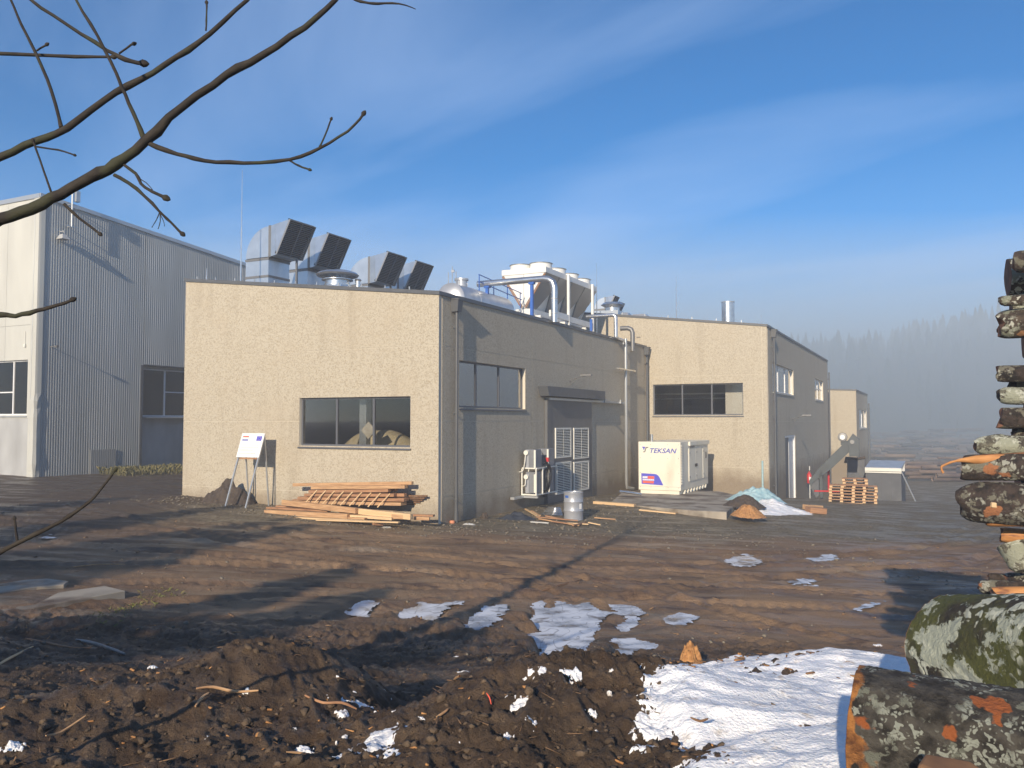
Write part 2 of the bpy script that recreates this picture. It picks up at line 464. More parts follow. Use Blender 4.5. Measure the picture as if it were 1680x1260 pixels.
M['white'] = mat('white_coated_steel', (0.80, 0.80, 0.77), (0.72, 0.72, 0.68), scale=1.5, rough=0.4)
M['coil'] = mat('coil_fins', (0.30, 0.31, 0.32), (0.24, 0.25, 0.26), scale=40, rough=0.5, metal=0.4, stretch=(1, 1, 8))
M['blue'] = mat('blue_paint', (0.03, 0.12, 0.45), rough=0.4)
M['copper'] = mat('copper_pipe', (0.45, 0.22, 0.10), rough=0.45, metal=0.5)
M['tank'] = mat('tank_cladding', (0.62, 0.63, 0.64), (0.5, 0.51, 0.52), scale=2, rough=0.38, metal=0.6)
M['corr'] = mat('grey_corrugated_sheet', (0.43, 0.445, 0.435), (0.32, 0.335, 0.33), scale=0.8, rough=0.55, metal=0.0, lo=0.3, hi=0.75, stretch=(1, 1, 0.3))
M['corrl'] = mat('pale_corrugated_sheet', (0.36, 0.37, 0.37), (0.30, 0.31, 0.31), scale=1.2, rough=0.55)
M['cream'] = mat('cream_wall_panel', (0.56, 0.56, 0.51), (0.48, 0.48, 0.44), scale=0.8, rough=0.6, stretch=(1, 1, 0.3), c3=(0.40, 0.40, 0.38), s3=1.2, lo3=0.62, hi3=0.8, stretch3=(1, 1, 0.15))
M['plaster'] = mat('stained_white_plaster', (0.45, 0.46, 0.46), (0.33, 0.335, 0.335), scale=1.3, rough=0.9, stretch=(1, 1, 0.4), lo=0.3, hi=0.7)
M['genwhite'] = mat('cream_canopy_paint', (0.80, 0.76, 0.64), (0.75, 0.71, 0.59), scale=1, rough=0.42, c3=(0.50, 0.44, 0.34), s3=1.1, lo3=0.58, hi3=0.95, stretch3=(1, 1, 0.3))
M['logoblue'] = mat('logo_blue', (0.05, 0.08, 0.42), rough=0.4)
M['panelblue'] = mat('panel_blue', (0.09, 0.09, 0.55), rough=0.4)
M['red'] = mat('red_paint', (0.55, 0.03, 0.03), rough=0.4)
M['salmon'] = mat('red_sticker', (0.80, 0.13, 0.08), rough=0.4)
M['concrete'] = mat('worn_concrete', (0.42, 0.37, 0.30), (0.28, 0.25, 0.20), scale=1.8, rough=0.88, bump=0.3, lo=0.3, hi=0.7, c3=(0.13, 0.10, 0.075), s3=1.0, lo3=0.46, hi3=0.62)
M['lumber'] = mat('fresh_sawn_timber', (0.60, 0.38, 0.20), (0.36, 0.20, 0.10), scale=4, rough=0.75, stretch=(0.5, 6, 6), lo=0.3, hi=0.7, bump=0.15)
M['lumberb'] = mat('orange_brown_timber', (0.46, 0.25, 0.13), (0.24, 0.12, 0.065), scale=4, rough=0.8, stretch=(0.5, 6, 6), lo=0.3, hi=0.7, bump=0.15)
M['lumberp'] = mat('pale_sawn_timber', (0.72, 0.52, 0.30), (0.60, 0.40, 0.21), scale=3, rough=0.75, stretch=(0.5, 6, 6), lo=0.3, hi=0.7)
M['endgrain'] = mat('dark_end_grain', (0.22, 0.12, 0.06), (0.13, 0.07, 0.04), scale=9, rough=0.9)
M['drum'] = mat('grey_drum_paint', (0.42, 0.44, 0.48), (0.38, 0.40, 0.44), scale=3, rough=0.35, metal=0.3)
M['paper'] = mat('white_label', (0.8, 0.8, 0.78), rough=0.6)
M['rackwhite'] = mat('cream_tube_frame', (0.74, 0.73, 0.66), rough=0.5)
M['rackgrey'] = mat('grey_cabinet', (0.20, 0.215, 0.24), (0.17, 0.18, 0.2), scale=2, rough=0.5)
M['rubber'] = mat('black_hose', (0.015, 0.015, 0.016), rough=0.5)
M['tarp'] = mat('dark_tarpaulin', (0.03, 0.035, 0.045), (0.05, 0.055, 0.065), scale=6, rough=0.32, bump=0.5)
M['bluebag'] = mat('pale_blue_plastic', (0.28, 0.45, 0.50), (0.40, 0.55, 0.58), scale=6, rough=0.35, bump=0.6)
M['sack'] = mat('dirty_white_sack', (0.62, 0.62, 0.60), (0.42, 0.41, 0.38), scale=4, rough=0.6, bump=0.4)
M['soil'] = mat('dark_soil', (0.055, 0.042, 0.033), (0.09, 0.068, 0.052), scale=9, rough=0.95, bump=0.8, bscale=14)
M['chips'] = mat('orange_wood_chips', (0.50, 0.26, 0.10), (0.30, 0.14, 0.05), scale=20, rough=0.9, bump=0.8)
M['conv'] = mat('blue_grey_machine_paint', (0.05, 0.065, 0.073), (0.04, 0.05, 0.057), scale=2, rough=0.45)
M['binsheet'] = mat('dark_grey_sheeting', (0.075, 0.08, 0.09), (0.10, 0.105, 0.115), scale=2, rough=0.6)
M['bark'] = mat('twig_bark', (0.016, 0.012, 0.010), (0.035, 0.028, 0.021), scale=20, rough=0.85, bump=0.4, stretch=(1, 1, 1), c3=(0.035, 0.036, 0.018), s3=6)
M['steel'] = mat('galvanised_post', (0.5, 0.52, 0.53), rough=0.4, metal=0.6)
M['spruce'] = mat('spruce_needles', (0.025, 0.045, 0.022), (0.045, 0.07, 0.03), scale=3, rough=0.8)
M['bib'] = mat('cover_cloth', (0.66, 0.60, 0.44), (0.5, 0.45, 0.33), scale=3, rough=0.8, bump=0.4)
# ------------------------------------------------------------------ ground sheet
def ground_material():
    m = bpy.data.materials.new('mud'); m.use_nodes = True; t = m.node_tree; L = t.links; b = t.nodes['Principled BSDF']
    tc = t.nodes.new('ShaderNodeTexCoord')
    def mapping(sc, rot=0):
        n = t.nodes.new('ShaderNodeMapping'); n.inputs['Scale'].default_value = sc; n.inputs['Rotation'].default_value = (0, 0, rot); L.new(tc.outputs['Object'], n.inputs[0]); return n.outputs[0]
    def noise(v, s, d=5, r=0.55):
        n = t.nodes.new('ShaderNodeTexNoise'); n.inputs['Scale'].default_value = s; n.inputs['Detail'].default_value = d; n.inputs['Roughness'].default_value = r; L.new(v, n.inputs['Vector']); return n.outputs['Fac']
    def rng_(f, a, z, o0=0., o1=1.):
        n = t.nodes.new('ShaderNodeMapRange'); n.inputs['From Min'].default_value = a; n.inputs['From Max'].default_value = z; n.inputs['To Min'].default_value = o0; n.inputs['To Max'].default_value = o1; L.new(f, n.inputs['Value']); return n.outputs[0]
    def mix(f, a, c):
        n = t.nodes.new('ShaderNodeMixRGB')
        for k, q in ((1, a), (2, c)):
            if isinstance(q, tuple): n.inputs[k].default_value = q + (1,)
            else: L.new(q, n.inputs[k])
        if isinstance(f, float): n.inputs[0].default_value = f
        else: L.new(f, n.inputs[0])
        return n.outputs[0]
    def mul(a, c):
        n = t.nodes.new('ShaderNodeMath'); n.operation = 'MULTIPLY'; L.new(a, n.inputs[0]); L.new(c, n.inputs[1]); return n.outputs[0]
    one = mapping((1, 1, 1)); st = mapping((0.38, 1.1, 1), R(9))
    bank = mix(rng_(noise(one, 5), .38, .64), (0.078, 0.050, 0.032), (0.155, 0.105, 0.066))
    bank = mix(rng_(noise(one, 1.1), .52, .68), bank, (0.055, 0.037, 0.025))
    yardc = mix(rng_(noise(st, 0.9), .36, .66), (0.17, 0.105, 0.060), (0.31, 0.20, 0.115))
    yardc = mix(rng_(noise(st, 2.3), .56, .68), yardc, (0.105, 0.066, 0.045))
    yardc = mix(rng_(noise(mapping((0.35, 1.4, 1), R(-4)), 0.55), .60, .70, 0., .75), yardc, (0.30, 0.235, 0.17))
    gravel = mix(rng_(noise(one, 9, 3), .40, .60), (0.115, 0.092, 0.06), (0.23, 0.19, 0.125))
    sep = t.nodes.new('ShaderNodeSeparateXYZ'); L.new(tc.outputs['Object'], sep.inputs[0])
    ny = t.nodes.new('ShaderNodeMath'); ny.operation = 'MULTIPLY_ADD'; ny.inputs[1].default_value = 5; L.new(noise(one, 0.5), ny.inputs[0]); L.new(sep.outputs['Y'], ny.inputs[2])
    c = mix(rng_(ny.outputs[0], 13.5, 16.5), bank, yardc)
    # coarser stony strip along the walls of the halls
    gy = t.nodes.new('ShaderNodeMath'); gy.operation = 'MULTIPLY_ADD'; gy.inputs[1].default_value = -0.16; L.new(sep.outputs['X'], gy.inputs[0]); L.new(ny.outputs[0], gy.inputs[2])
    c = mix(rng_(gy.outputs[0], 26.3, 28.6), c, gravel)
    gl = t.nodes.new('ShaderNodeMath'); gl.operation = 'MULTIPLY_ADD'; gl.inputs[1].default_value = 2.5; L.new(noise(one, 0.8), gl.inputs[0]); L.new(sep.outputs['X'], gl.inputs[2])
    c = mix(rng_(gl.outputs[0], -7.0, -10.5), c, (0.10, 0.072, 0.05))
    # pale grit and chips trodden into the surface
    v = t.nodes.new('ShaderNodeTexVoronoi'); v.inputs['Scale'].default_value = 26; L.new(one, v.inputs['Vector'])
    sp = mul(rng_(v.outputs['Distance'], .20, .12), rng_(noise(one, 2.5), .5, .62))
    c = mix(sp, c, (0.30, 0.21, 0.12))
    L.new(c, b.inputs['Base Color'])
    L.new(rng_(noise(st, 1.6), .42, .60, .90, .28), b.inputs['Roughness'])
    b.inputs['Specular IOR Level'].default_value = 0.35
    bp = t.nodes.new('ShaderNodeBump'); bp.inputs['Strength'].default_value = 1.0; bp.inputs['Distance'].default_value = 0.05
    L.new(noise(one, 16, 8, 0.75), bp.inputs['Height']); L.new(bp.outputs[0], b.inputs['Normal'])
    return m
MUD = ground_material()
th_f = np.arange(-43, 43.01, 0.11)
th = np.radians(np.concatenate([np.arange(-180, -43, 3.0), th_f, np.arange(46, 181, 3.0)]))
rr = [0.6]
while rr[-1] < 1200: rr.append(rr[-1] * (1.0050 if 2.6 < rr[-1] < 46 else 1.03))
rr = np.array(rr)
TH, RR = np.meshgrid(th, rr)
GX = RR * np.sin(TH); GY = RR * np.cos(TH)
GZ = ground_h(GX.ravel(), GY.ravel()).reshape(GX.shape)
g = gridmesh('ground', GX, GY, GZ, MUD)
# close the small hole under the viewpoint
c0 = npmesh('ground_core', [[0, 0, 1.5]] + [[GX[0, i], GY[0, i], GZ[0, i]] for i in range(len(th))], [[0, i + 1, (i + 1) % len(th) + 1] for i in range(len(th))], MUD)
tag(c0, kind='structure'); tag(g, kind='structure')

# hill with fir wood, far in the mist
hx = np.linspace(-300, 420, 120); hy = np.linspace(136, 420, 50); HX, HY = np.meshgrid(hx, hy)
def hill_h(x, y):
    crest = 17.5 + 8.5 * sstep(30, 130, x) + 1.2 * np.sin(x * 0.06 + 1.0) + .8 * np.sin(x * 0.13)
    return -4 + crest * sstep(138, 175, y) * (1 + 0.08 * sstep(175, 420, y))
hill = gridmesh('hill', HX, HY, hill_h(HX, HY), mat('hillside', (0.04, 0.05, 0.025), (0.07, 0.07, 0.04), scale=0.05, rough=0.9))
tag(hill, kind='structure')
V = []; F = []
for i in range(2300):
    x = rng.uniform(-40, 190); y = 146 + 70 * rng.random() ** 0.7
    if abs(x / y) > 0.72: continue
    z = float(hill_h(np.array(x), np.array(y))) - 0.5; h = rng.uniform(2.2, 4.5) if rng.random() < .6 else rng.uniform(4, 7.8); r = h * rng.uniform(.14, .24)
    for q in range(3):
        b0 = len(V); z0 = z + h * (0.12 + 0.27 * q); z1 = z + h * min(1.0, 0.52 + 0.26 * q); rq = r * (1 - 0.27 * q)
        for k in range(6):
            a = math.pi / 3 * k + i; e = rq * rng.uniform(0.7, 1.25); V.append((x + e * math.cos(a), y + e * math.sin(a), z0 - rng.uniform(0, .6)))
        V.append((x, y, z1))
        for k in range(6): F.append((b0 + k, b0 + (k + 1) % 6, b0 + 6))
wood = npmesh('fir_wood', V, F, M['spruce'])
tag(wood, 'dark fir wood on the hillside fading into the mist', 'wood', kind='stuff')

# ------------------------------------------------------------------ ice and snow
def ice_material():
    m = mat('frozen_puddle_ice', (0.36, 0.40, 0.47), (0.74, 0.77, 0.82), scale=2.2, rough=0.22, rough2=0.5, lo=0.38, hi=0.58, spec=0.7, stretch=(1, 1.2, 1), bump=.25, bscale=7, c3=(0.16, 0.135, 0.12), s3=2.6, lo3=0.56, hi3=0.66)
    t = m.node_tree; L = t.links; b = t.nodes['Principled BSDF']
    tc = t.nodes.new('ShaderNodeTexCoord'); w = t.nodes.new('ShaderNodeTexNoise'); w.inputs['Scale'].default_value = 1.5; w.inputs['Detail'].default_value = 1.5; w.inputs['Distortion'].default_value = 0.6
    mpw = t.nodes.new('ShaderNodeMapping'); mpw.inputs['Scale'].default_value = (1, .55, 1); L.new(tc.outputs['Object'], mpw.inputs[0]); L.new(mpw.outputs[0], w.inputs['Vector'])
    pp = t.nodes.new('ShaderNodeMath'); pp.operation = 'PINGPONG'; pp.inputs[1].default_value = .045; L.new(w.outputs['Fac'], pp.inputs[0])
    r = t.nodes.new('ShaderNodeMapRange'); r.inputs['From Min'].default_value = 0.0; r.inputs['From Max'].default_value = 0.006; r.inputs['To Min'].default_value = 0.6; r.inputs['To Max'].default_value = 0
    L.new(pp.outputs[0], r.inputs['Value'])
    x = t.nodes.new('ShaderNodeMixRGB'); x.inputs['Color2'].default_value = (0.10, 0.10, 0.115, 1); src = b.inputs['Base Color'].links[0].from_socket
    L.new(r.outputs[0], x.inputs[0]); L.new(src, x.inputs[1]); L.new(x.outputs[0], b.inputs['Base Color']); return m
ICE = ice_material(); WET = mat('puddle_water', (0.14, 0.115, 0.10), (0.34, 0.36, 0.42), scale=1.6, rough=0.12, lo=0.40, hi=0.6, stretch=(0.5, 1.5, 1))
for i, (poly, lv) in enumerate(PUD):
    xs = [p[0] for p in poly]; ys = [p[1] for p in poly]
    X, Y = np.meshgrid(np.arange(min(xs) - .2, max(xs) + .2, .035 if i < 8 else .08), np.arange(min(ys) - .2, max(ys) + .2, .035 if i < 8 else .08))
    s = sdf(X, Y, poly) + (0.40 if i < 8 else .8) * (fbm(X * 3.4, Y * 3.4, 5, 71 + i, .62) - 0.53)
    o = gridmesh('frozen_puddle', X, Y, np.full(X.shape, lv + 0.004), ICE, keep=s > -0.02)
    tag(o, kind='structure')
def snow_material():
    m = mat('old_snow', (0.90, 0.91, 0.93), (0.82, 0.82, 0.82), scale=3, rough=0.55, lo=0.4, hi=0.75, bump=1.0, bscale=60, bdist=0.012, c3=(0.45, 0.37, 0.28), s3=11, lo3=0.59, hi3=0.80)
    b = m.node_tree.nodes['Principled BSDF']; b.inputs['Subsurface Weight'].default_value = 0.15; b.inputs['Subsurface Radius'].default_value = (0.03, 0.04, 0.05); b.inputs['Subsurface Scale'].default_value = 0.6
    return m
SNOW = snow_material()
def snow_patch(poly, thick, step, name='snow', amp=0.05, sc=3.0, ragged=0.10, lumps=0.0):
    xs = [p[0] for p in poly]; ys = [p[1] for p in poly]
    X, Y = np.meshgrid(np.arange(min(xs) - .1, max(xs) + .1, step), np.arange(min(ys) - .1, max(ys) + .1, step))
    s = sdf(X, Y, poly) + ragged * (fbm(X * 4, Y * 4, 4, 131) - 0.5) + ragged * 0.5 * (fbm(X * 14, Y * 14, 2, 133) - 0.5)
    k = sstep(-0.02, thick * 7 + .02, s)
    rip = amp * (fbm(X * sc * .55 + .9 * fbm(X * 2, Y * 2, 2, 9), Y * sc * 1.5 + 1.4 * fbm(X * 1.4, Y * 1.4, 2, 8), 4, 141, 0.55) - 0.5) * 1.4 + lumps * (billow(X * sc, Y * sc, 3, 143) - 0.5)
    Z = base_h(X, Y) * k + ground_h(X.ravel(), Y.ravel()).reshape(X.shape) * (1 - k) + k * thick + rip * k + (k - 1) * 0.04 + k * (0.045 * (billow(X * 2.6 + .6 * fbm(X * 3, Y * 3, 2, 5), Y * 5.2, 3, 35) - .5) + 0.010 * (fbm(X * 14, Y * 14, 4, 33, .65) - .5))
    return tag(gridmesh(name, X, Y, Z, SNOW, keep=s > -0.03), kind='structure')
def gpoly(px): return [(p.x, p.y) for p in (on_ground(*q) for q in px)]
snow_patch([(0.66, 5.5), (0.9, 6.2), (1.4, 6.55), (1.9, 6.5), (2.4, 6.95), (2.95, 7.0), (3.3, 6.6), (3.5, 6.0), (3.6, 4.5), (3.4, 2.2), (0.45, 2.2), (0.42, 3.3), (0.46, 4.0), (0.55, 4.9)], 0.085, 0.016, amp=0.07, sc=2.1, ragged=0.20)
def on_snow():
    while True:
        x, y = rng.uniform(.7, 3.4), rng.uniform(3, 6.9)
        if rng.random() < .5 + .5 * math.sin(x * 5 + y * 3): return x, y
# thin scraps of snow lying on the clods
V = []; F = []
def scrap(px, py, r, seed, asp=1.0):
    p = on_ground(px, py); X, Y = np.meshgrid(np.arange(-r * 1.3, r * 1.3, r / 12), np.arange(-r * 1.3, r * 1.3, r / 12))
    s = 1 - np.hypot(X / asp, Y) / r + 1.3 * (fbm(X * 3 / r + seed, Y * 3 / r, 3, seed) - 0.5)
    Z = ground_h((X + p.x).ravel(), (Y + p.y).ravel()).reshape(X.shape) * .5 + .5 * base_h(X + p.x, Y + p.y) + 0.004 + 0.02 * sstep(0.1, .7, s)
    keep = s > 0.12; n, m = X.shape; idx = np.arange(n * m).reshape(n, m)
    f = np.stack([idx[:-1, :-1], idx[:-1, 1:], idx[1:, 1:], idx[1:, :-1]], -1).reshape(-1, 4); f = f[keep.ravel()[f].all(1)]
    b0 = sum(len(v) for v in V); V.append(np.stack([X + p.x, Y + p.y, Z], -1).reshape(-1, 3)); F.append(f + b0)
for a in [(250, 1098, .06), (855, 1160, .07, 1.2), (868, 1195, .05), (832, 1215, .035), (590, 1168, .10, 1.6), (630, 1215, .16, 1.1), (600, 1240, .12, 1.5), (560, 1180, .05), (720, 1150, .05, 1.6), (880, 1112, .06, 2), (1068, 1165, .08), (1075, 1210, .10), (500, 1235, .05),
          (545, 1160, .05), (690, 1190, .03), (650, 1180, .04), (935, 1110, .05, 2), (405, 1142, .025), (345, 1225, .03), (20, 1230, .05), (1060, 1240, .08), (760, 1108, .05, 2), (750, 1083, .05, 2), (970, 1170, .03), (560, 1250, .06), (640, 1250, .09), (1455, 1080, .12, 1.4), (1480, 1095, .1), (1440, 1060, .08), (1062, 1190, .1)]:
    scrap(a[0], a[1], a[2], int(a[0]), a[3] if len(a) > 3 else 1.0)
for i in range(20): scrap(rng.uniform(480, 1080), rng.uniform(1100, 1255), rng.uniform(.006, .016), i + 500, rng.uniform(.7, 2))
tag(npmesh('snow_scraps', np.concatenate(V), np.concatenate(F), SNOW, smooth=True), 'scraps of old snow lying on the dark earth mounds', 'snow', kind='stuff')
snow_patch([(-3.3, 3.2), (-2.5, 4.1), (-2.4, 3.6), (-2.2, 3.0), (-3.0, 2.4)], 0.05, 0.03)

# ------------------------------------------------------------------ small loose matter
def ico():
    bm = bmesh.new(); bmesh.ops.create_icosphere(bm, subdivisions=1, radius=1); v = np.array([p.co[:] for p in bm.verts]); f = np.array([[q.index for q in x.verts] for x in bm.faces]); bm.free(); return v, f
IV, IF = ico()
BV = np.array([[x, y, z] for x in (-1, 1) for y in (-1, 1) for z in (-1, 1)], float)
BF = np.array([[0, 1, 3, 2], [4, 6, 7, 5], [0, 4, 5, 1], [2, 3, 7, 6], [0, 2, 6, 4], [1, 5, 7, 3]])
def scatter(name, n, region, size, m, label, cat, shape='ico', asp=(1, 1, 1), sink=0.3, dens=None, tilt=0.4):
    P = []
    while len(P) < n:
        x, y = region(); P.append((x, y))
    P = np.array(P); Z = ground_h(P[:, 0].copy(), P[:, 1].copy())
    v0, f0 = (IV, IF) if shape == 'ico' else (BV, BF); VV = []; FF = []
    for i in range(n):
        s = size[0] * (size[1] / size[0]) ** (rng.random() ** 1.8)
        v = v0 * (np.array(asp) * rng.uniform(0.6, 1.35, 3) * s)
        if shape == 'ico': v = v * rng.uniform(0.5, 1.4, (len(v), 1))
        a = rng.uniform(0, 6.28); tl = rng.normal(0, tilt); c, s_ = math.cos(a), math.sin(a); ct, st_ = math.cos(tl), math.sin(tl)
        v = v @ np.array([[1, 0, 0], [0, ct, st_], [0, -st_, ct]]); v = v @ np.array([[ct, 0, -st_ * .6], [0, 1, 0], [st_ * .6, 0, ct]]); v = v @ np.array([[c, s_, 0], [-s_, c, 0], [0, 0, 1]])
        VV.append(v + [P[i, 0], P[i, 1], Z[i] + s * asp[2] * (1 - 2 * sink) * .5]); FF.append(f0 + i * len(v0))
    o = npmesh(name, np.concatenate(VV), np.concatenate(FF), m, smooth=False); return tag(o, label, cat, kind='stuff')
def near_bank():
    y = 2.8 + 9 * rng.random() ** 1.6; return rng.uniform(-.68, .66) * y, y
def mid_yard():
    y = 9 + 22 * rng.random() ** 1.3; return rng.uniform(-.65, .62) * y, y
CLOD = mat('mud_clod', (0.065, 0.045, 0.030), (0.135, 0.095, 0.062), scale=14, rough=0.95, bump=0.8, bscale=60)
scatter('mud_clods', 7000, near_bank, (0.004, 0.030), CLOD, 'crumbly dark clods of mud on the earth mounds', 'mud clods', asp=(1, 1, .7))
scatter('wood_bits', 900, near_bank, (0.006, 0.022), M['chips'], 'bits of bark and wood strewn on the bank', 'wood bits', shape='box', asp=(1.6, .5, .2))
scatter('trodden_wood_bits', 900, mid_yard, (0.010, 0.035), mat('trodden_chip', (0.30, 0.19, 0.10), (0.16, 0.09, 0.05), scale=30, rough=.9), 'trodden bits of bark strewn over the yard', 'wood bits', shape='box', asp=(2.2, .6, .25))
def _snow_bits():
    V = []; F = []
    for i in range(420):
        x, y = on_snow(); z = float(base_h(np.array(x), np.array(y))) + .085; s = .004 + .012 * rng.random() ** 3; a = rng.uniform(0, 6.28)
        v = BV * np.array([s * rng.uniform(1, 3.5), s * .6, s * .35]); c, s_ = math.cos(a), math.sin(a); v = v @ np.array([[c, s_, 0], [-s_, c, 0], [0, 0, 1]]); V.append(v + [x, y, z]); F.append(BF + i * 8)
    tag(npmesh('bark_crumbs', np.concatenate(V), np.concatenate(F), mat('bark_crumb', (.12, .07, .04), (.35, .18, .07), scale=9, rough=.9)), 'dark crumbs of bark lying on the big snow patch', 'bark crumbs', kind='stuff')
_snow_bits()
STONE = mat('yard_stone', (0.23, 0.20, 0.15), (0.13, 0.11, 0.085), scale=12, rough=0.9)
scatter('root_bits', 1500, near_bank, (0.006, 0.014), mat('root_bit', (.10, .06, .035), (.22, .13, .07), scale=20, rough=.9), 'thin roots and straw mixed in the churned earth', 'root bits', shape='box', asp=(4.5, .22, .18), tilt=.35)
scatter('yard_stones', 500, mid_yard, (0.012, 0.05), STONE, 'small stones lying over the muddy yard', 'stones', asp=(1, 1, .6))
A0 = Vector((-2.30, 26.0, 0)); UX = Vector((0.8931, -0.4499, 0)); VY = Vector((0.4499, 0.8931, 0))
def wall_strip():
    k = rng.random()
    if k < .45: a, b_ = rng.uniform(-11, 1.2), -rng.random() ** 1.3 * 2.6
    elif k < .8: a, b_ = .3 + rng.random() ** 1.2 * 5, rng.uniform(-1.5, 12)
    else: a, b_ = rng.uniform(6, 18), rng.uniform(0, 6)
    p = A0 + UX * a + VY * b_; return p.x, p.y
scatter('wall_foot_gravel', 2400, wall_strip, (0.015, 0.06), STONE, 'coarse gravel along the foot of the hall walls', 'gravel', asp=(1, 1, .6))
# ------------------------------------------------------------------ halls
RZ = math.atan2(UX.y, UX.x)
class Hall:
    def __init__(s, name, label, cat, px, Y):
        p = at(px, 691, Y); s.o = Vector((p.x, p.y, 0)); s.root = thing(name, label, cat, s.o, RZ)
    def loc(s, p): d = Vector(p) - s.o; return Vector((d.dot(UX), d.dot(VY), p.z))
    def F(s, px, py): q = s.loc(on_plane(px, py, s.o, VY)); return q.x, q.z
    def Sd(s, px, py): q = s.loc(on_plane(px, py, s.o, UX)); return q.y, q.z
    def wld(s, x, y, z=0): return s.o + UX * x + VY * y + Vector((0, 0, z))
def wall_cells(mb, mp, a0, a1, topf, ja, jz, opens, inset, d0, d1, zb):
    A = sorted(set([a0, a1] + [q for q in ja if a0 < q < a1] + [q for o in opens for q in o[:2] if a0 < q < a1]))
    zt = max(topf(a0), topf(a1)); Z = sorted(set([zb, zt] + jz + [q for o in opens for q in o[2:4]]))
    Z = [z for z in Z if z <= zt]
    isj = lambda q, J: any(abs(q - j) < 1e-6 for j in J)
    for i in range(len(A) - 1):
        for k in range(len(Z) - 1):
            l, r, b, t = A[i], A[i + 1], Z[k], Z[k + 1]; cx, cz = (l + r) / 2, (b + t) / 2
            if any(o[0] - 1e-6 < cx < o[1] + 1e-6 and o[2] - 1e-6 < cz < o[3] + 1e-6 for o in opens): continue
            if r - l < 1e-5 or t - b < 1e-5: continue
            l += inset if isj(l, ja) else 0; r -= inset if isj(r, ja) else 0
            tl = min(t, topf(l)); tr = min(t, topf(r))
            if isj(t, jz): tl -= inset; tr -= inset
            b += inset if isj(b, jz) else 0
            if max(tl, tr) <= b: continue
            tl = max(tl, b + .001); tr = max(tr, b + .001)
            P = [(l, b), (r, b), (r, tr), (l, tl)]
            mb.hexa([mp(a, z, d0) for a, z in P], [mp(a, z, d1) for a, z in P])
FM = lambda a, z, d: (a, d, z)
SM = lambda a, z, d: (-d, a, z)
def window(H, face, a0, a1, z0, z1, nx=3, bars=(), fw=0.06, depth=0.12, m='frame', sill=True, gl='glass', div=None, name='window'):
    mp = FM if face == 'F' else SM
    f = MB()
    def bar(l, r, b, t, d0=depth, d1=depth + .07): f.hexa([mp(l, b, d0), mp(r, b, d0), mp(r, t, d0), mp(l, t, d0)], [mp(l, b, d1), mp(r, b, d1), mp(r, t, d1), mp(l, t, d1)])
    bar(a0, a0 + fw, z0, z1); bar(a1 - fw, a1, z0, z1); bar(a0 + fw, a1 - fw, z0, z0 + fw); bar(a0 + fw, a1 - fw, z1 - fw, z1)
    xs = div if div is not None else [a0 + (a1 - a0) * k / nx for k in range(1, nx)]
    for x in xs: bar(x - fw * .6, x + fw * .6, z0 + fw, z1 - fw, depth - .003, depth + .073)
    edges = [a0 + fw] + [e for x in xs for e in (x - fw * .6, x + fw * .6)] + [a1 - fw]
    for (l, r, z) in bars:
        bar(l, r, z - fw * .45, z + fw * .45, depth + .002, depth + .066)
    w = f.build(name, M[m], H.root)
    for k in range(0, len(edges), 2):
        p = MB(); l, r, b, t = edges[k], edges[k + 1], z0 + fw, z1 - fw
        p.hexa([mp(l, b, depth + .03), mp(r, b, depth + .03), mp(r, t, depth + .03), mp(l, t, depth + .03)], [mp(l, b, depth + .036), mp(r, b, depth + .036), mp(r, t, depth + .036), mp(l, t, depth + .036)])
        p.build('pane', M[gl], w)
    if sill:
        q = MB(); l, r = a0 - .03, a1 + .03
        P0 = [mp(l, z0 - .005, depth + .02), mp(l, z0 - .05, -.05), mp(l, z0 - .09, -.05), mp(l, z0 - .04, depth + .02)]
        P1 = [mp(r, z0 - .005, depth + .02), mp(r, z0 - .05, -.05), mp(r, z0 - .09, -.05), mp(r, z0 - .04, depth + .02)]
        q.hexa(P0, P1); q.build('sill', M[m if m == 'frame' else 'steel'], w)
    return w
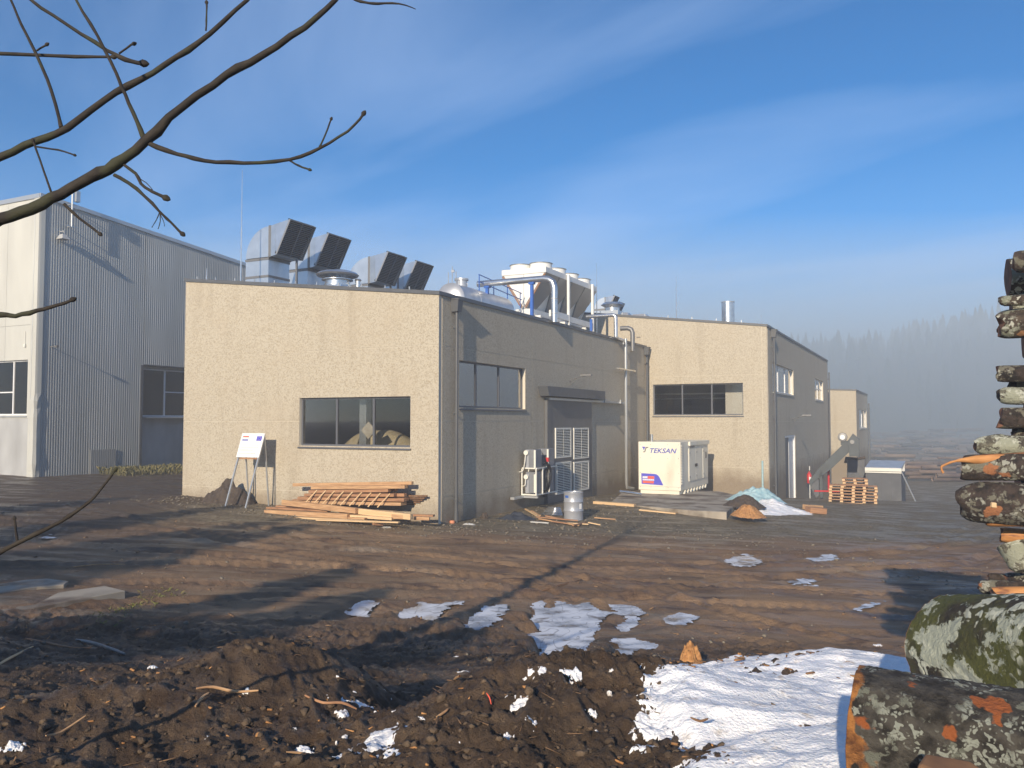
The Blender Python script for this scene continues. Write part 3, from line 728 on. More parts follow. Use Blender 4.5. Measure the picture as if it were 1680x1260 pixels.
def hall_shell(H, Wd, Ln, zr, zl, zb, jz, jf, js, fo, so, wm='render'):
    top = lambda x: zr + (-x / Wd) * (zl - zr)
    mb = MB()
    wall_cells(mb, FM, -Wd, 0, top, jf, jz, fo, .008, 0, .012, zb)
    wall_cells(mb, SM, .2, Ln, lambda a: zr, js, jz, so, .008, 0, .012, zb)
    mb.build('wall', M[wm], H.root)
    mb = MB(); fo2 = fo; so2 = so
    wall_cells(mb, FM, -Wd + .01, -.018, top, [], [], fo2, 0, .0135, .2, zb)
    wall_cells(mb, SM, .21, Ln - .01, lambda a: zr, [], [], so2, 0, .0135, .2, zb)
    mb.build('inner_wall', M['backing'], H.root)
    mb = MB()
    P = [(-Wd, zb), (0, zb), (0, zr), (-Wd, zl)]
    mb.hexa([(x, Ln + .002, z) for x, z in P], [(x, Ln + .15, z) for x, z in P])
    mb.box(-Wd + .0, -Wd + .15, .21, Ln, zb, zl - .12)
    mb.build('rear_wall', M['interior'], H.root)
    mb = MB(); a = .12
    mb.hexa([(-Wd + .03, .06, zl - .22), (-.06, .06, zr - .22), (-.06, Ln - .05, zr - .22), (-Wd + .03, Ln - .05, zl - .22)], [(-Wd + .03, .06, zl - .06), (-.06, .06, zr - .06), (-.06, Ln - .05, zr - .06), (-Wd + .03, Ln - .05, zl - .06)])
    mb.build('roof', M['roof'], H.root)
    mb = MB()   # parapet flashing: front, right side, left side
    for (x0, x1) in ((-Wd - .06, .04),):
        t0, t1 = top(x0), top(x1)
        mb.hexa([(x0, -.045, t0 - .05), (x1, -.045, t1 - .05), (x1, .2, t1 - .05), (x0, .2, t0 - .05)], [(x0, -.045, t0 + .07), (x1, -.045, t1 + .07), (x1, .2, t1 + .07), (x0, .2, t0 + .07)])
    mb.box(-.2, .045, .203, Ln + .06, zr - .055, zr + .066)
    mb.box(-Wd - .063, -Wd + .14, .203, Ln + .06, zl - .05, zl + .064)
    mb.build('parapet_flashing', M['darkgrey'], H.root)
    mb = MB(); mb.box(-Wd + .16, -.2, .21, Ln - .01, -.02, .0); mb.build('floor', M['floor'], H.root)
    return top
def downpipe(H, y, ztop, zbot, r=.055, x=.14, hop=True, name='downpipe'):
    p = MB(); p.tube([(x, y, ztop - .35), (x, y, zbot + .5)], r, 14)
    for k in range(3): z = zbot + .9 + (ztop - zbot - 1.8) * k / 2; p.box(.004, x - r * .4, y - .02, y + .02, z - .02, z + .02); p.tube([(x, y, z - .025), (x, y, z + .025)], r * 1.15, 14)
    o = p.build(name, M['darkgrey'], H.root, smooth=True)
    if hop:
        h = MB(); h.hexa([(.006, y - .13, ztop - .4), (.24, y - .13, ztop - .4), (.24, y + .13, ztop - .4), (.006, y + .13, ztop - .4)], [(.006, y - .16, ztop - .02), (.29, y - .16, ztop - .02), (.29, y + .16, ztop - .02), (.006, y + .16, ztop - .02)])
        h.box(.006, .31, y - .18, y + .18, ztop - .018, ztop + .02); h.build('hopper_head', M['darkgrey'], o)
    s = MB(); s.tube([(x, y, zbot + .52), (x, y, zbot)], r * 1.25, 14); s.build('standpipe', M['darkgrey'], o, smooth=True)
    return o
JZ = [0.66, 3.05, 5.45]
# --- nearest hall
H1 = Hall('factory_hall', 'nearest pebble-dashed factory hall with ventilation hoods on its roof and louvred grey door', 'factory hall', 719.5, 26.0)
W1 = -H1.F(302, 640)[0]; zr1 = H1.F(719, 481)[1]; zl1 = H1.F(305, 460)[1]; L1 = H1.Sd(1060, 640)[0]
fw = [H1.F(491.5, 652), H1.F(673, 733)]
sw = [H1.Sd(747, 590), H1.Sd(862, 672)]
fo1 = [(fw[0][0], fw[1][0], H1.F(673, 734)[1], H1.F(673, 650)[1])]
z0s, z1s = H1.Sd(748, 668)[1], H1.Sd(748, 590)[1]
so1 = [(sw[0][0] + .25, sw[1][0], z0s, z1s)]
js1 = [H1.Sd(728.5, 640)[0], H1.Sd(873, 640)[0], H1.Sd(969.5, 640)[0]]
top1 = hall_shell(H1, W1, L1, zr1, zl1, -1.2, JZ, [], js1, fo1, so1)
a0, a1, b0, b1 = fo1[0]
window(H1, 'F', a0, a1, b0, b1, 3)
a0, a1, b0, b1 = so1[0]
window(H1, 'S', a0, a1, b0, b1, 3, gl='glass2', div=[H1.Sd(786, 640)[0], H1.Sd(823.5, 640)[0]])
downpipe(H1, H1.Sd(743, 640)[0], zr1 - .1, -.35)
downpipe(H1, L1 - .25, zr1 - .05, -.9)
# big grey sliding door with four louvred grilles
dy0, dy1 = H1.Sd(893, 640)[0], H1.Sd(967, 640)[0]; dzt = H1.Sd(893, 655)[1]
mb = MB(); mb.box(.012, .11, dy0, dy1, -.35, dzt)
for z in (1.0, 2.2): mb.box(.1105, .118, dy0 + .02, dy1 - .02, z, z + .01)
mb.box(.111, .135, dy0, dy0 + .35, -.35, dzt - .01)
dr = mb.build('door', M['door'], H1.root)
def grille(px0, px1, pt, pb):
    y0, y1 = H1.Sd(px0, 640)[0], H1.Sd(px1, 640)[0]; z1, z0 = H1.Sd(px0, pt)[1], H1.Sd(px0, pb)[1]
    g_ = MB(); w = .06
    g_.box(.112, .16, y0, y0 + w, z0, z1); g_.box(.112, .16, y1 - w, y1, z0, z1); g_.box(.112, .16, y0 + w, y1 - w, z0, z0 + w); g_.box(.112, .16, y0 + w, y1 - w, z1 - w, z1)
    n = 17
    for k in range(n):
        z = z0 + w + (z1 - z0 - 2 * w) * (k + .5) / n
        g_.hexa([(.125, y0 + w, z + .008), (.125, y1 - w, z + .008), (.129, y1 - w, z + .016), (.129, y0 + w, z + .016)], [(.156, y0 + w, z - .016), (.156, y1 - w, z - .016), (.160, y1 - w, z - .008), (.160, y0 + w, z - .008)])
    c = (y0 + y1) / 2; g_.box(.150, .158, c - .012, c + .012, z0 + w, z1 - w)
    g_.build('louvred_grille', M['rackwhite'], dr); q_ = MB(); q_.box(.1112, .116, y0 + w, y1 - w, z0 + w, z1 - w); q_.build('grille_dark_sheet', M['black'], dr)  # black sheet paints the dark gaps behind the slats
grille(906, 931.5, 702, 752); grille(936, 960.5, 702, 753.5)
grille(906, 931.5, 759, 812); grille(936, 960.5, 758, 807)
mb = MB(); cy1 = H1.Sd(979, 640)[0]; mb.hexa([(.0, dy0 - .45, dzt + .12), (.42, dy0 - .45, dzt + .12), (.42, cy1, dzt + .12), (0, cy1, dzt + .12)], [(0, dy0 - .62, dzt + .5), (.42, dy0 - .62, dzt + .5), (.42, cy1, dzt + .5), (0, cy1, dzt + .5)])
mb.build('door_canopy', M['darkgrey'], H1.root)
mb = MB(); ry1 = H1.Sd(1019, 640)[0]; mb.box(.03, .20, dy0 + .05, ry1, dzt - .02, dzt + .07)
for y in (ry1 - 2.9, ry1 - .7): mb.box(.20, .26, y - .08, y + .08, dzt - .01, dzt + .17)
mb.build('door_rail', M['steel'], H1.root)
def arm_light(H, px, py, L=.75):
    y, z = H.Sd(px, py); q = MB(); q.tube([(0.002, y, z - .12), (L * .5, y - .02, z), (L, y - .02, z + .06)], .022, 8)
    q.tube([(.02, y + .0, z - .3), (L * .5, y, z - .01)], .015, 6); o = q.build('lamp_arm', M['flange'], H.root)
    h = MB(); h.box(L * .7, L + .28, y - .09, y + .07, z + .065, z + .13); h.build('lamp_head', M['flange'], o)
arm_light(H1, 934, 620)
# thin overflow pipe and flues climbing the side wall
yp = H1.Sd(1019, 640)[0]; zt = H1.Sd(1019, 556)[1]
mb = MB(); mb.tube([(.25, yp, zt), (.25, yp, .0), (.25, yp + .1, -.25), (.4, yp + .6, -.32)], .075, 12)
wp = mb.build('wall_pipe', M['steel'], H1.root, smooth=True)
b_ = MB(); yb, zb_ = H1.Sd(1018, 607); b_.beam((.32, yb - 1.3, zb_), (.32, yb + 1.3, zb_), .12, .07); b_.build('pipe_bracket', M['chrome'], wp)
# inside the front window: column, machine under a cover
mb = MB(); x, z = H1.F(577, 700); mb.box(x - .14, x + .14, .6, .85, 0, 5.6)
for k in range(24): mb.box(x - .04, x + .04, .592, .6, 1.2 + k * .16, 1.28 + k * .16)
mb.build('inner_column', M['galv'], H1.root)

# --- second hall
H2 = Hall('factory_hall', 'second pebble-dashed factory hall behind the generator, with a round steel chimney', 'factory hall', 1260, 42.3)
zr2 = H2.F(1258, 534)[1]; W2 = 13.5; sl = (H2.F(1062, 521)[1] - zr2) / (-H2.F(1062, 521)[0]); zl2 = zr2 + sl * W2; L2 = H2.Sd(1358, 640)[0]
a = H2.F(1071.5, 679.5); b = H2.F(1219, 628); fo2 = [(a[0], b[0], H2.F(1219, 681)[1], b[1])]
so2 = [(H2.Sd(1268, 640)[0], H2.Sd(1302, 640)[0], H2.Sd(1268, 642)[1], H2.Sd(1268, 595)[1]),
       (H2.Sd(1337, 640)[0], H2.Sd(1350.5, 640)[0], H2.Sd(1337, 655)[1], H2.Sd(1337, 621)[1]),
       (H2.Sd(1287, 640)[0], H2.Sd(1303.5, 640)[0], -2.3, H2.Sd(1287, 715)[1])]
top2 = hall_shell(H2, W2, L2, zr2, zl2, -3.2, JZ, [H2.F(1041, 600)[0], H2.F(1054, 600)[0], H2.F(1250, 600)[0]], [H2.Sd(1262.5, 640)[0]], fo2, so2)
a0, a1, b0, b1 = fo2[0]
window(H2, 'F', a0, a1, b0, b1, 3, div=[H2.F(1118.5, 650)[0], H2.F(1167, 650)[0]])
for k, o in enumerate(so2[:2]):
    window(H2, 'S', *o, 3 if k == 0 else 2, bars=[] if k == 0 else [(o[0], o[1], (o[2] * .45 + o[3] * .55))], m='whiteframe', gl='glass2')
o = so2[2]
mb = MB(); mb.box(-.18, -.02, o[0], o[0] + .12, -2.3, o[3]); mb.box(-.18, -.02, o[1] - .12, o[1], -2.3, o[3]); mb.box(-.18, -.02, o[0] + .12, o[1] - .12, o[3] - .12, o[3])
mb.build('door_frame', M['whiteframe'], H2.root)
mb = MB(); ym = (o[0] + o[1]) / 2
mb.box(-.16, -.11, ym + .05, o[1] - .13, -2.3, o[3] - .13)
mb.build('door', M['whiteframe'], H2.root)
mb = MB(); mb.box(-.17, -.12, o[0] + .13, ym - .02, -2.3, o[3] - .13); mb.build('door', M['door'], H2.root)
downpipe(H2, H2.Sd(1266.5, 640)[0], zr2 - .1, -1.2); downpipe(H2, L2 - .2, zr2 - .6, -2.4, hop=False)
arm_light(H2, 1300, 684, .8)
mb = MB(); x, z = H2.F(1251, 756); mb.tube([(x, -.05, -.7), (x, -.05, z)], .05, 10); mb.build('cable_conduit', M['bluebag'], H2.root)
mb = MB()   # lights and pipes seen through the second hall's window
for zz, yy in ((4.55, 2.5), (4.35, 5.0)): mb.box(-8.5, -1.2, yy, yy + .12, zz, zz + .08)
mb.build('inner_pipe', M['whiteframe'], H2.root)
mb = MB(); mb.box(-2.4, -.9, 1.2, 1.3, 0, 5.2); mb.build('inner_partition', M['whiteframe'], H2.root)

# --- third hall, far
H3 = Hall('factory_hall', 'small pale hall furthest back in the mist behind the conveyor', 'factory hall', 1405, 70.0)
zr3 = H3.F(1405, 640)[1]
o3 = [(H3.Sd(1409, 640)[0], H3.Sd(1421, 640)[0], H3.Sd(1409, 703)[1], H3.Sd(1409, 671)[1])]
L3 = H3.Sd(1422.5, 640)[0]
hall_shell(H3, 9, L3, zr3, zr3 + .35, -4, [3.05], [], [], [], o3)
window(H3, 'S', *o3[0], 2, m='whiteframe', gl='glass2')
downpipe(H3, L3 - .15, zr3 - .5, -3, hop=False, r=.08)

# --- left hall, grey sheet cladding
H4 = Hall('sheet_metal_hall', 'tall hall at the far left clad in grey corrugated sheet with a cream front', 'factory hall', 57, 37.0)
zt4 = H4.Sd(62, 318)[1]; s1, z_1 = H4.Sd(398, 432); SL = (z_1 - zt4) / s1; L4 = 17.0
topS = lambda a: zt4 + SL * a
wa0 = H4.Sd(233.5, 640)[0]; wz1 = H4.Sd(236, 600)[1]; wz0 = H4.Sd(240, 683)[1]; yhid = L4 - .6
# cream front, panels with open seams, window opening
fx1, fz1 = H4.F(46, 590); _, fz0 = H4.F(46, 681)
F4 = 14.0; fo4 = [(fx1 - 3.6, fx1, fz0, fz1)]
mb = MB(); wall_cells(mb, FM, -F4, -.02, lambda a: zt4 - .02, [fx1 + .02 - 3.9, -2.3, -5.2, -7.6, -10], [7.4], fo4 + [(-F4, fx1 + .1, -2, fz0 - .15)], .006, 0, .06, -.4)
mb.build('front_cladding', M['cream'], H4.root)
mb = MB(); wall_cells(mb, FM, -F4, fx1 + .1, lambda a: fz0 - .15, [], [], [], 0, .02, .2, -1); mb.build('plinth_wall', M['plaster'], H4.root)
mb = MB(); wall_cells(mb, FM, -F4, -.05, lambda a: zt4 - .05, [], [], fo4, 0, .21, .26, -1); mb.build('inner_wall', M['interior'], H4.root)
window(H4, 'F', fo4[0][0], fo4[0][1], fz0, fz1, 3, m='whiteframe', bars=[(fo4[0][0], fo4[0][1] - 1.2, fz0 + (fz1 - fz0) * .42)])
# corrugated side: real ribs
mb = MB(); pitch = .125; yy = .0; rib = .017; K = []
y = 0.12
while y < L4 - .1:
    for (dy_, dd) in ((0, 0), (pitch * .32, 0), (pitch * .5, rib), (pitch * .82, rib)): K.append((y + dy_, dd + .02))
    y += pitch
vs = []
for (yq, dd) in K:
    lowz = wz1 + .02 if (yq > wa0) else -.5
    j = .004 * math.sin(yq * 2.1)
    vs.append([(dd + j, yq, lowz), (dd + j, yq, topS(yq) - .02)])
n0 = mb.pts([p for q in vs for p in q])
for i in range(len(vs) - 1):
    if abs(vs[i][0][2] - vs[i + 1][0][2]) > .1: continue
    mb.f.append((n0 + 2 * i, n0 + 2 * i + 2, n0 + 2 * i + 3, n0 + 2 * i + 1))
mb.build('corrugated_cladding', M['corr'], H4.root)
mb = MB(); wall_cells(mb, SM, .1, L4, topS, [], [], [(wa0 - .1, L4, -1, wz1 + .02)], 0, .005, .2, -1); 
mb.build('side_wall', M['corr'], H4.root)
H4b = MB(); wall_cells(H4b, SM, wa0 - .1, L4, lambda a: wz1 + .02, [], [], [(wa0 + .28, wa0 + 4.3, wz0, wz1 - .12)], 0, .32, .45, -1); H4b.build('recessed_wall', M['plaster'], H4.root)
mb = MB(); mb.box(-.32, .05, wa0 - .13, wa0 - .0, -.6, wz1 + .02); mb.box(-.32, .05, wa0, L4, wz1 + .02, wz1 + .07); mb.build('recess_trim', M['darkgrey'], H4.root)
w = wa0 + .28; window(H4, 'S', w, w + 4.3 - .28, wz0, wz1 - .12, 2, m='whiteframe', depth=.36, div=[H4.Sd(284.5, 640)[0] - .25], bars=[(H4.Sd(284.5, 640)[0] - .2, w + 4, wz0 + (wz1 - wz0) * .5)], sill=True)
mb = MB(); mb.box(-F4, -.15, L4, L4 + .1, -1, topS(L4)); mb.box(-F4, -F4 + .1, .3, L4, -1, topS(L4)); mb.build('rear_wall', M['interior'], H4.root)
mb = MB(); mb.hexa([(-F4, 0, zt4 - .1), (.04, 0, zt4 - .1), (.04, L4, topS(L4) - .1), (-F4, L4, topS(L4) - .1)], [(-F4, 0, zt4), (.04, 0, zt4), (.04, L4, topS(L4)), (-F4, L4, topS(L4))]); mb.build('roof', M['roof'], H4.root)
mb = MB(); mb.hexa([(.005, -.05, zt4 - .12), (.10, -.05, zt4 - .12), (.10, L4, topS(L4) - .12), (.005, L4, topS(L4) - .12)], [(.005, -.05, zt4 + .06), (.10, -.05, zt4 + .06), (.10, L4, topS(L4) + .06), (.005, L4, topS(L4) + .06)])
mb.box(-F4, .0, -.06, -.005, zt4 - .14, zt4 + .06); mb.build('roof_edge', M['steel'], H4.root)
# dented corner strip
rngd = random.Random(3); zs = [-.6 + .35 * k for k in range(int((zt4 + .4) / .35) + 1)] + [zt4 - .13]
mb = MB(); prev = None
for z in zs:
    d = .035 if z > 4.2 else .035 + rngd.uniform(0, .07)
    cur = [(-.42 + rngd.uniform(-.01, .01), -.03, z), (.02 + d * .4, -.02 - d, z), (.02 + d, .03, z), (.07, .22, z)]
    if prev:
        for k in range(3): mb.poly([prev[k], prev[k + 1], cur[k + 1], cur[k]])
    prev = cur
mb.build('corner_strip', M['cream'], H4.root)
mb = MB(); ya, yb2 = H4.Sd(148, 640)[0], H4.Sd(189, 640)[0]; zh = H4.Sd(168, 737)[1]
y = ya
while y < yb2:
    mb.box(.062, .075, y, y + .05, -.1, zh); mb.box(.062, .09, y + .05, y + .1, -.1, zh); y += .1
mb.build('patch_sheet', M['corrl'], H4.root)
mb = MB(); ya = H4.Sd(103, 640)[0]; z0, z1 = H4.Sd(103, 372)[1], H4.Sd(103, 305)[1]
mb.tube([(.35, ya, z0), (.35, ya, z1)], .04, 8)
for z in (z0 + .02, z0 + .9, z0 + 1.05): mb.beam((.06, ya - .02, z), (.36, ya - .02, z), .05, .03); mb.beam((.35, ya - .3, z), (.35, ya + .3, z), .03, .03)
mb.box(.3, .5, ya + .1, ya + .3, z0 + 1.2, z0 + 1.7)
mb.build('antenna', M['steel'], H4.root)
mb = MB(); ya, zz = H4.Sd(97, 391); mb.hexa([(.06, ya - .2, zz - .08), (.52, ya - .2, zz - .08), (.52, ya + .2, zz - .08), (.06, ya + .2, zz - .08)], [(.15, ya - .09, zz + .15), (.38, ya - .09, zz + .15), (.38, ya + .09, zz + .15), (.15, ya + .09, zz + .15)]); mb.tube([(.04, ya, zz + .3), (.35, ya, zz + .3), (.35, ya, zz + .2)], .025, 6)
mb.build('floodlight', M['plaster'], H4.root)
mb = MB(); ya, zz = H4.Sd(82, 569); mb.box(.05, .5, ya - .02, ya + .02, zz - .02, zz + .02); mb.box(.45, .55, ya - .06, ya + .06, zz - .05, zz + .05); mb.build('wall_bracket', M['flange'], H4.root)
mb = MB(); xx = H4.F(42, 565)[0]; zz = H4.F(42, 565)[1]; mb.tube([(xx, -.04, zz + .6), (xx, -.04, zz)], .012, 6); mb.box(xx - .06, xx + .06, -.08, -.01, zz - .12, zz + .02); mb.build('socket_box', M['rackwhite'], H4.root)
mb = MB(); P = []
for k in range(40): P.append((-.27 + .015 * math.sin(k * 1.3), -.045, 2 + k * .27))
mb.tube(P, .012, 5); mb.build('lightning_cable', M['steel'], H4.root)
# ------------------------------------------------------------------ roof equipment
def roof_z(H, top, p): q = H.loc(p); return top(q.x) - .06
def gooseneck(px, Y, sc, label, H=H1, top=top1, parts=True, duct=1.05):
    p = at(px, 691, Y); q = H.loc(p); org = H.wld(q.x - 1.05 * sc, q.y)          # px = near right corner of the duct
    zb = top(q.x - 1.05 * sc) - .07
    t = thing('ventilation_hood', label, 'ventilation hood', (org.x, org.y, zb), RZ, 'gooseneck ventilation hoods on the roofs')
    s = sc; w = 1.05 * s; dz = top(q.x) - top(q.x - 1.05 * s); dh = duct
    mb = MB(); mb.box(0, w, 0, w, -.35, dh * s)
    mb.build('duct', M['galv'], t)
    mb = MB()
    for z in (.42, dh - .02): mb.box(-.02, w + .02, -.02, w + .02, z * s - .05, z * s + .04)
    mb.build('flange', M['flange'], t)
    arc = [(1.05 * s - 1.05 * s * math.cos(a), dh * s + .045 + 1.07 * s * math.sin(a)) for a in [math.pi / 2 * k / 10 for k in range(11)]]
    z0 = dh * s + .045
    prof = arc + [(1.05 * s, z0)]
    mb = MB(); mb.prism([(x, 0, z) for x, z in prof], (0, w, 0))
    for (x, z) in arc[1:-1:2]: pass
    mb.build('elbow', M['galv'], t)
    zt_ = arc[-1][1]
    mb = MB(); mb.box(1.05 * s + .001, 1.13 * s, -.02, w + .02, z0 - .02, zt_ + .02); mb.build('elbow_flange', M['flange'], t)
    mb = MB(); x1 = 1.13 * s + .001; x2 = 1.42 * s; y0, y1 = -.14 * s, w + .14 * s
    mb.hexa([(x1, 0, z0), (x1, w, z0), (x1, w, zt_), (x1, 0, zt_)], [(x2, -.06 * s, z0 + .02), (x2, w + .06 * s, z0 + .02), (x2, w + .06 * s, zt_ + .03), (x2, -.06 * s, zt_ + .03)])
    mt, mbm = (2.12 * s, zt_ + .10 * s), (1.52 * s, z0 + .02)
    # hood side sheets, top and bottom around the open mouth
    A = [(x2 + .001, -.06 * s, z0 + .02), (x2 + .001, w + .06 * s, z0 + .02), (x2 + .001, w + .06 * s, zt_ + .03), (x2 + .001, -.06 * s, zt_ + .03)]
    B = [(mbm[0], y0, mbm[1]), (mbm[0], y1, mbm[1]), (mt[0], y1, mt[1]), (mt[0], y0, mt[1])]
    for i in range(4):
        j = (i + 1) % 4; mb.poly([A[i], A[j], B[j], B[i]])
    mb.build('hood', M['galv'], t)
    lo, hi = Vector((mbm[0], 0, mbm[1])), Vector((mt[0], 0, mt[1])); e = (hi - lo); Lh = e.length; e.normalize(); nrm = Vector((e.z, 0, -e.x))
    mb = MB(); c0_ = lo - nrm * .10
    mb.poly([(c0_.x, y0 + .02, c0_.z), (c0_.x, y1 - .02, c0_.z), ((hi - nrm * .10).x, y1 - .02, (hi - nrm * .10).z), ((hi - nrm * .10).x, y0 + .02, (hi - nrm * .10).z)])
    mb.build('mouth_dark_sheet', M['black'], t)  # black sheet stands in for the shaded inside of the hood
    mb = MB(); n = 20; yc = (y0 + y1) / 2
    for k in range(n):
        c = lo + e * (Lh * (k + .5) / n) - nrm * .03
        ax = (nrm * .8 - Vector((0, 0, 1)) * .45).normalized()
        mb.obox((c.x, yc, c.z), ax, (0, 1, 0), ax.cross(Vector((0, 1, 0))), .055 * s, (y1 - y0) - .06, .007)
    fr = .035
    for k in (0, 1):
        c = lo + e * (fr / 2 if k == 0 else Lh - fr / 2); mb.obox((c.x, yc, c.z), nrm, (0, 1, 0), e, .06, y1 - y0, fr)
    for yy_ in (y0 + fr / 2, yc, y1 - fr / 2):
        c = (lo + hi) / 2; mb.obox((c.x, yy_, c.z), nrm, (0, 1, 0), e, .05 if yy_ == yc else .062, fr if yy_ != yc else .02, Lh - 2 * fr - .004)
    mb.build('louvre', M['slat'], t)
    mb = MB(); mb.box(1.5 * s, 1.56 * s, w * .82, w * .88, -.5, z0 - .0); mb.build('strut', M['flange'], t)
    return t
gooseneck(437, 31.4, 1.1, 'largest gooseneck ventilation hood, leftmost on the near roof')
gooseneck(502, 34.2, 1.12, 'gooseneck ventilation hood just behind the largest one on the near roof')
gooseneck(602, 38.6, 1.16, 'third gooseneck ventilation hood from the left, right of the round roof fan')
gooseneck(650, 41.2, 1.18, 'fourth gooseneck ventilation hood from the left, beside the steel tank')
def roof_pt(H, px, Y): p = at(px, 691, Y); return H.loc(p)
# mushroom fan
q = roof_pt(H1, 557, 31.0); org = H1.wld(q.x - 1.2, q.y); zb = top1(q.x - .6) - .1
t = thing('roof_fan', 'round roof fan with dished cowl on a square grey curb at the near roof edge', 'roof fan', (org.x, org.y, zb), RZ)
mb = MB(); mb.hexa([(-.03, -.03, -.25), (1.23, -.03, -.25), (1.23, 1.13, -.25), (-.03, 1.13, -.25)], [(.05, .05, .50), (1.15, .05, .50), (1.15, 1.05, .50), (.05, 1.05, .50)]); mb.build('curb', M['galv'], t)
mb = MB(); mb.lathe([(.52, .51), (.52, .56), (.47, .56), (.47, .72), (.60, .74), (.60, .77), (.3, .78)], (.6, .55, 0), 28); mb.build('fan_housing', M['chrome'], t, smooth=True)
mb = MB()
for k in range(24): a = 2 * math.pi * k / 24; mb.beam((.6 + .5 * math.cos(a), .55 + .5 * math.sin(a), .78), (.6 + .72 * math.cos(a), .55 + .72 * math.sin(a), .95), .012, .012)
mb.build('guard', M['flange'], t)
mb = MB(); mb.lathe([(.78, .90), (.80, .93), (.82, .95), (.74, 1.02), (.55, 1.09), (.3, 1.12), (.02, 1.13)], (.6, .55, 0), 36); mb.build('cowl', M['chrome'], t, smooth=True)
# short flue beside it
p = at(585.5, 691, 31.8); q = H1.loc(p); z = top1(q.x)
t = thing('flue', 'short bright steel flue right of the round roof fan', 'flue', (p.x, p.y, z - .1), RZ)
MB().lathe([(.10, -.1), (.10, .85), (.085, .85), (.085, 0)], n=16, caps=False).build('pipe', M['chrome'], t, smooth=True)
MB().lathe([(.115, .80), (.13, .84), (.10, .88)], n=16).build('collar', M['chrome'], t, smooth=True)
# lightning rods
def rod(H, top, px, Y, pyt, label, thick=.02):
    p = at(px, 691, Y); q = H.loc(p); zb = top(q.x) if top else p.z; zt_ = at(px, pyt, Y).z
    t = thing('lightning_rod', label, 'lightning rod', (p.x, p.y, zb), RZ, 'lightning rods on the roofs')
    MB().tube([(0, 0, 0), (0, 0, (zt_ - zb) * .5)], thick * 1.3, 8).tube([(0, 0, (zt_ - zb) * .5), (0, 0, (zt_ - zb) * .75), (0, 0, zt_ - zb)], [thick, thick * .7, thick * .5], 8).build('mast', M['chrome'], t)
    MB().lathe([(.18, -.08), (.18, .02), (.05, .05)], n=12).build('foot', M['plinth'], t)
rod(H1, top1, 391.5, 30.5, 279, 'tall thin lightning rod beside the largest ventilation hood')
rod(H1, top1, 335, 31.6, 440, 'short lightning rod at the left end of the near roof', .015)
rod(H1, top1, 980, 42, 432, 'thin lightning rod at the far end of the white V-shaped cooler', .018)
rod(H2, top2, 1111.5, 45.5, 452, 'thin lightning rod on the second hall, left of its chimney', .018)
rod(H2, top2, 1251, 46, 515, 'tiny lightning rod on the second hall near its right roof corner', .012)
# horizontal steel tank
p = at(738, 691, 33.0); q = H1.loc(p); r = .66; zc = at(738, 464, 33).z - r; L = 4.4; zro = top1(q.x)
t = thing('tank', 'horizontal bright steel tank lying on the near roof', 'tank', (p.x, p.y, zro), RZ)
c = zc - zro
MB().lathe([(.02, -.22), (r * .5, -.19), (r * .85, -.1), (r, 0), (r, 1.4), (r + .012, 1.41), (r + .012, 1.47), (r, 1.48), (r, L), (r * .85, L + .1), (.02, L + .22)], (0, 0, c), 32, 'y').build('shell', M['tank'], t, smooth=True)
MB().lathe([(.24, c + r - .05), (.24, c + r + .22), (.29, c + r + .22), (.29, c + r + .30), (.02, c + r + .32)], (0, .9, 0), 20).build('manhole', M['tank'], t, smooth=True)
mb = MB()
for y in (.6, L - .7): mb.box(-.5, .5, y, y + .12, -.2, c - r * .55)
mb.build('cradle', M['flange'], t)
mb = MB()
for k in range(3): mb.tube([(-.15 + .12 * k, .1 + .1 * k, c + r - .1), (-.15 + .12 * k, .1 + .1 * k, c + r + (.45, .7, .5)[k])], .018, 8)
mb.box(-.06, .06, .17, .23, c + r + .45, c + r + .55)
mb.build('fitting', M['steel'], t)
mb = MB()
for z in (.32, .62): mb.tube([(.25, 1.9, c + r + z), (.3, 5.9, c + r + z - .25)], .022, 8)
for y in (1.9, 3.2, 4.5, 5.8): mb.tube([(.27, y, c + r - .1 - .06 * (y - 1.9)), (.27, y, c + r + .62 - .06 * (y - 1.9))], .022, 8)
mb.build('railing', M['blue'], t)
# dry cooler: V shaped, eight fans
p = at(896, 691, 38.0); q = H1.loc(p); zt_ = at(896, 437, 38).z; zro = top1(q.x); wd = 2.3; ln = 6.6; hV = zt_ - zro
org = H1.wld(q.x - wd, q.y)
t = thing('dry_cooler', 'white V-shaped cooler with two rows of fans on the near roof', 'cooler', (org.x, org.y, zro), RZ)
zv = .98; zc_ = hV - .26
MB().box(0, wd, 0, ln, zc_, hV).build('casing', M['white'], t, bevel=.01)
mb = MB(); mb.hexa([(.10, .04, zc_), (wd - .10, .04, zc_), (wd * .5 + .12, .04, zv), (wd * .5 - .12, .04, zv)], [(.10, .09, zc_), (wd - .10, .09, zc_), (wd * .5 + .12, .09, zv), (wd * .5 - .12, .09, zv)]); mb.build('end_panel', M['white'], t)
MB().box(wd / 2 - .008, wd / 2 + .008, .032, .039, zv, zc_).build('panel_seam', M['flange'], t)
mb = MB(); mb.hexa([(.10, ln - .09, zc_), (wd - .10, ln - .09, zc_), (wd * .5 + .12, ln - .09, zv), (wd * .5 - .12, ln - .09, zv)], [(.10, ln - .04, zc_), (wd - .10, ln - .04, zc_), (wd * .5 + .12, ln - .04, zv), (wd * .5 - .12, ln - .04, zv)]); mb.build('end_panel', M['white'], t)
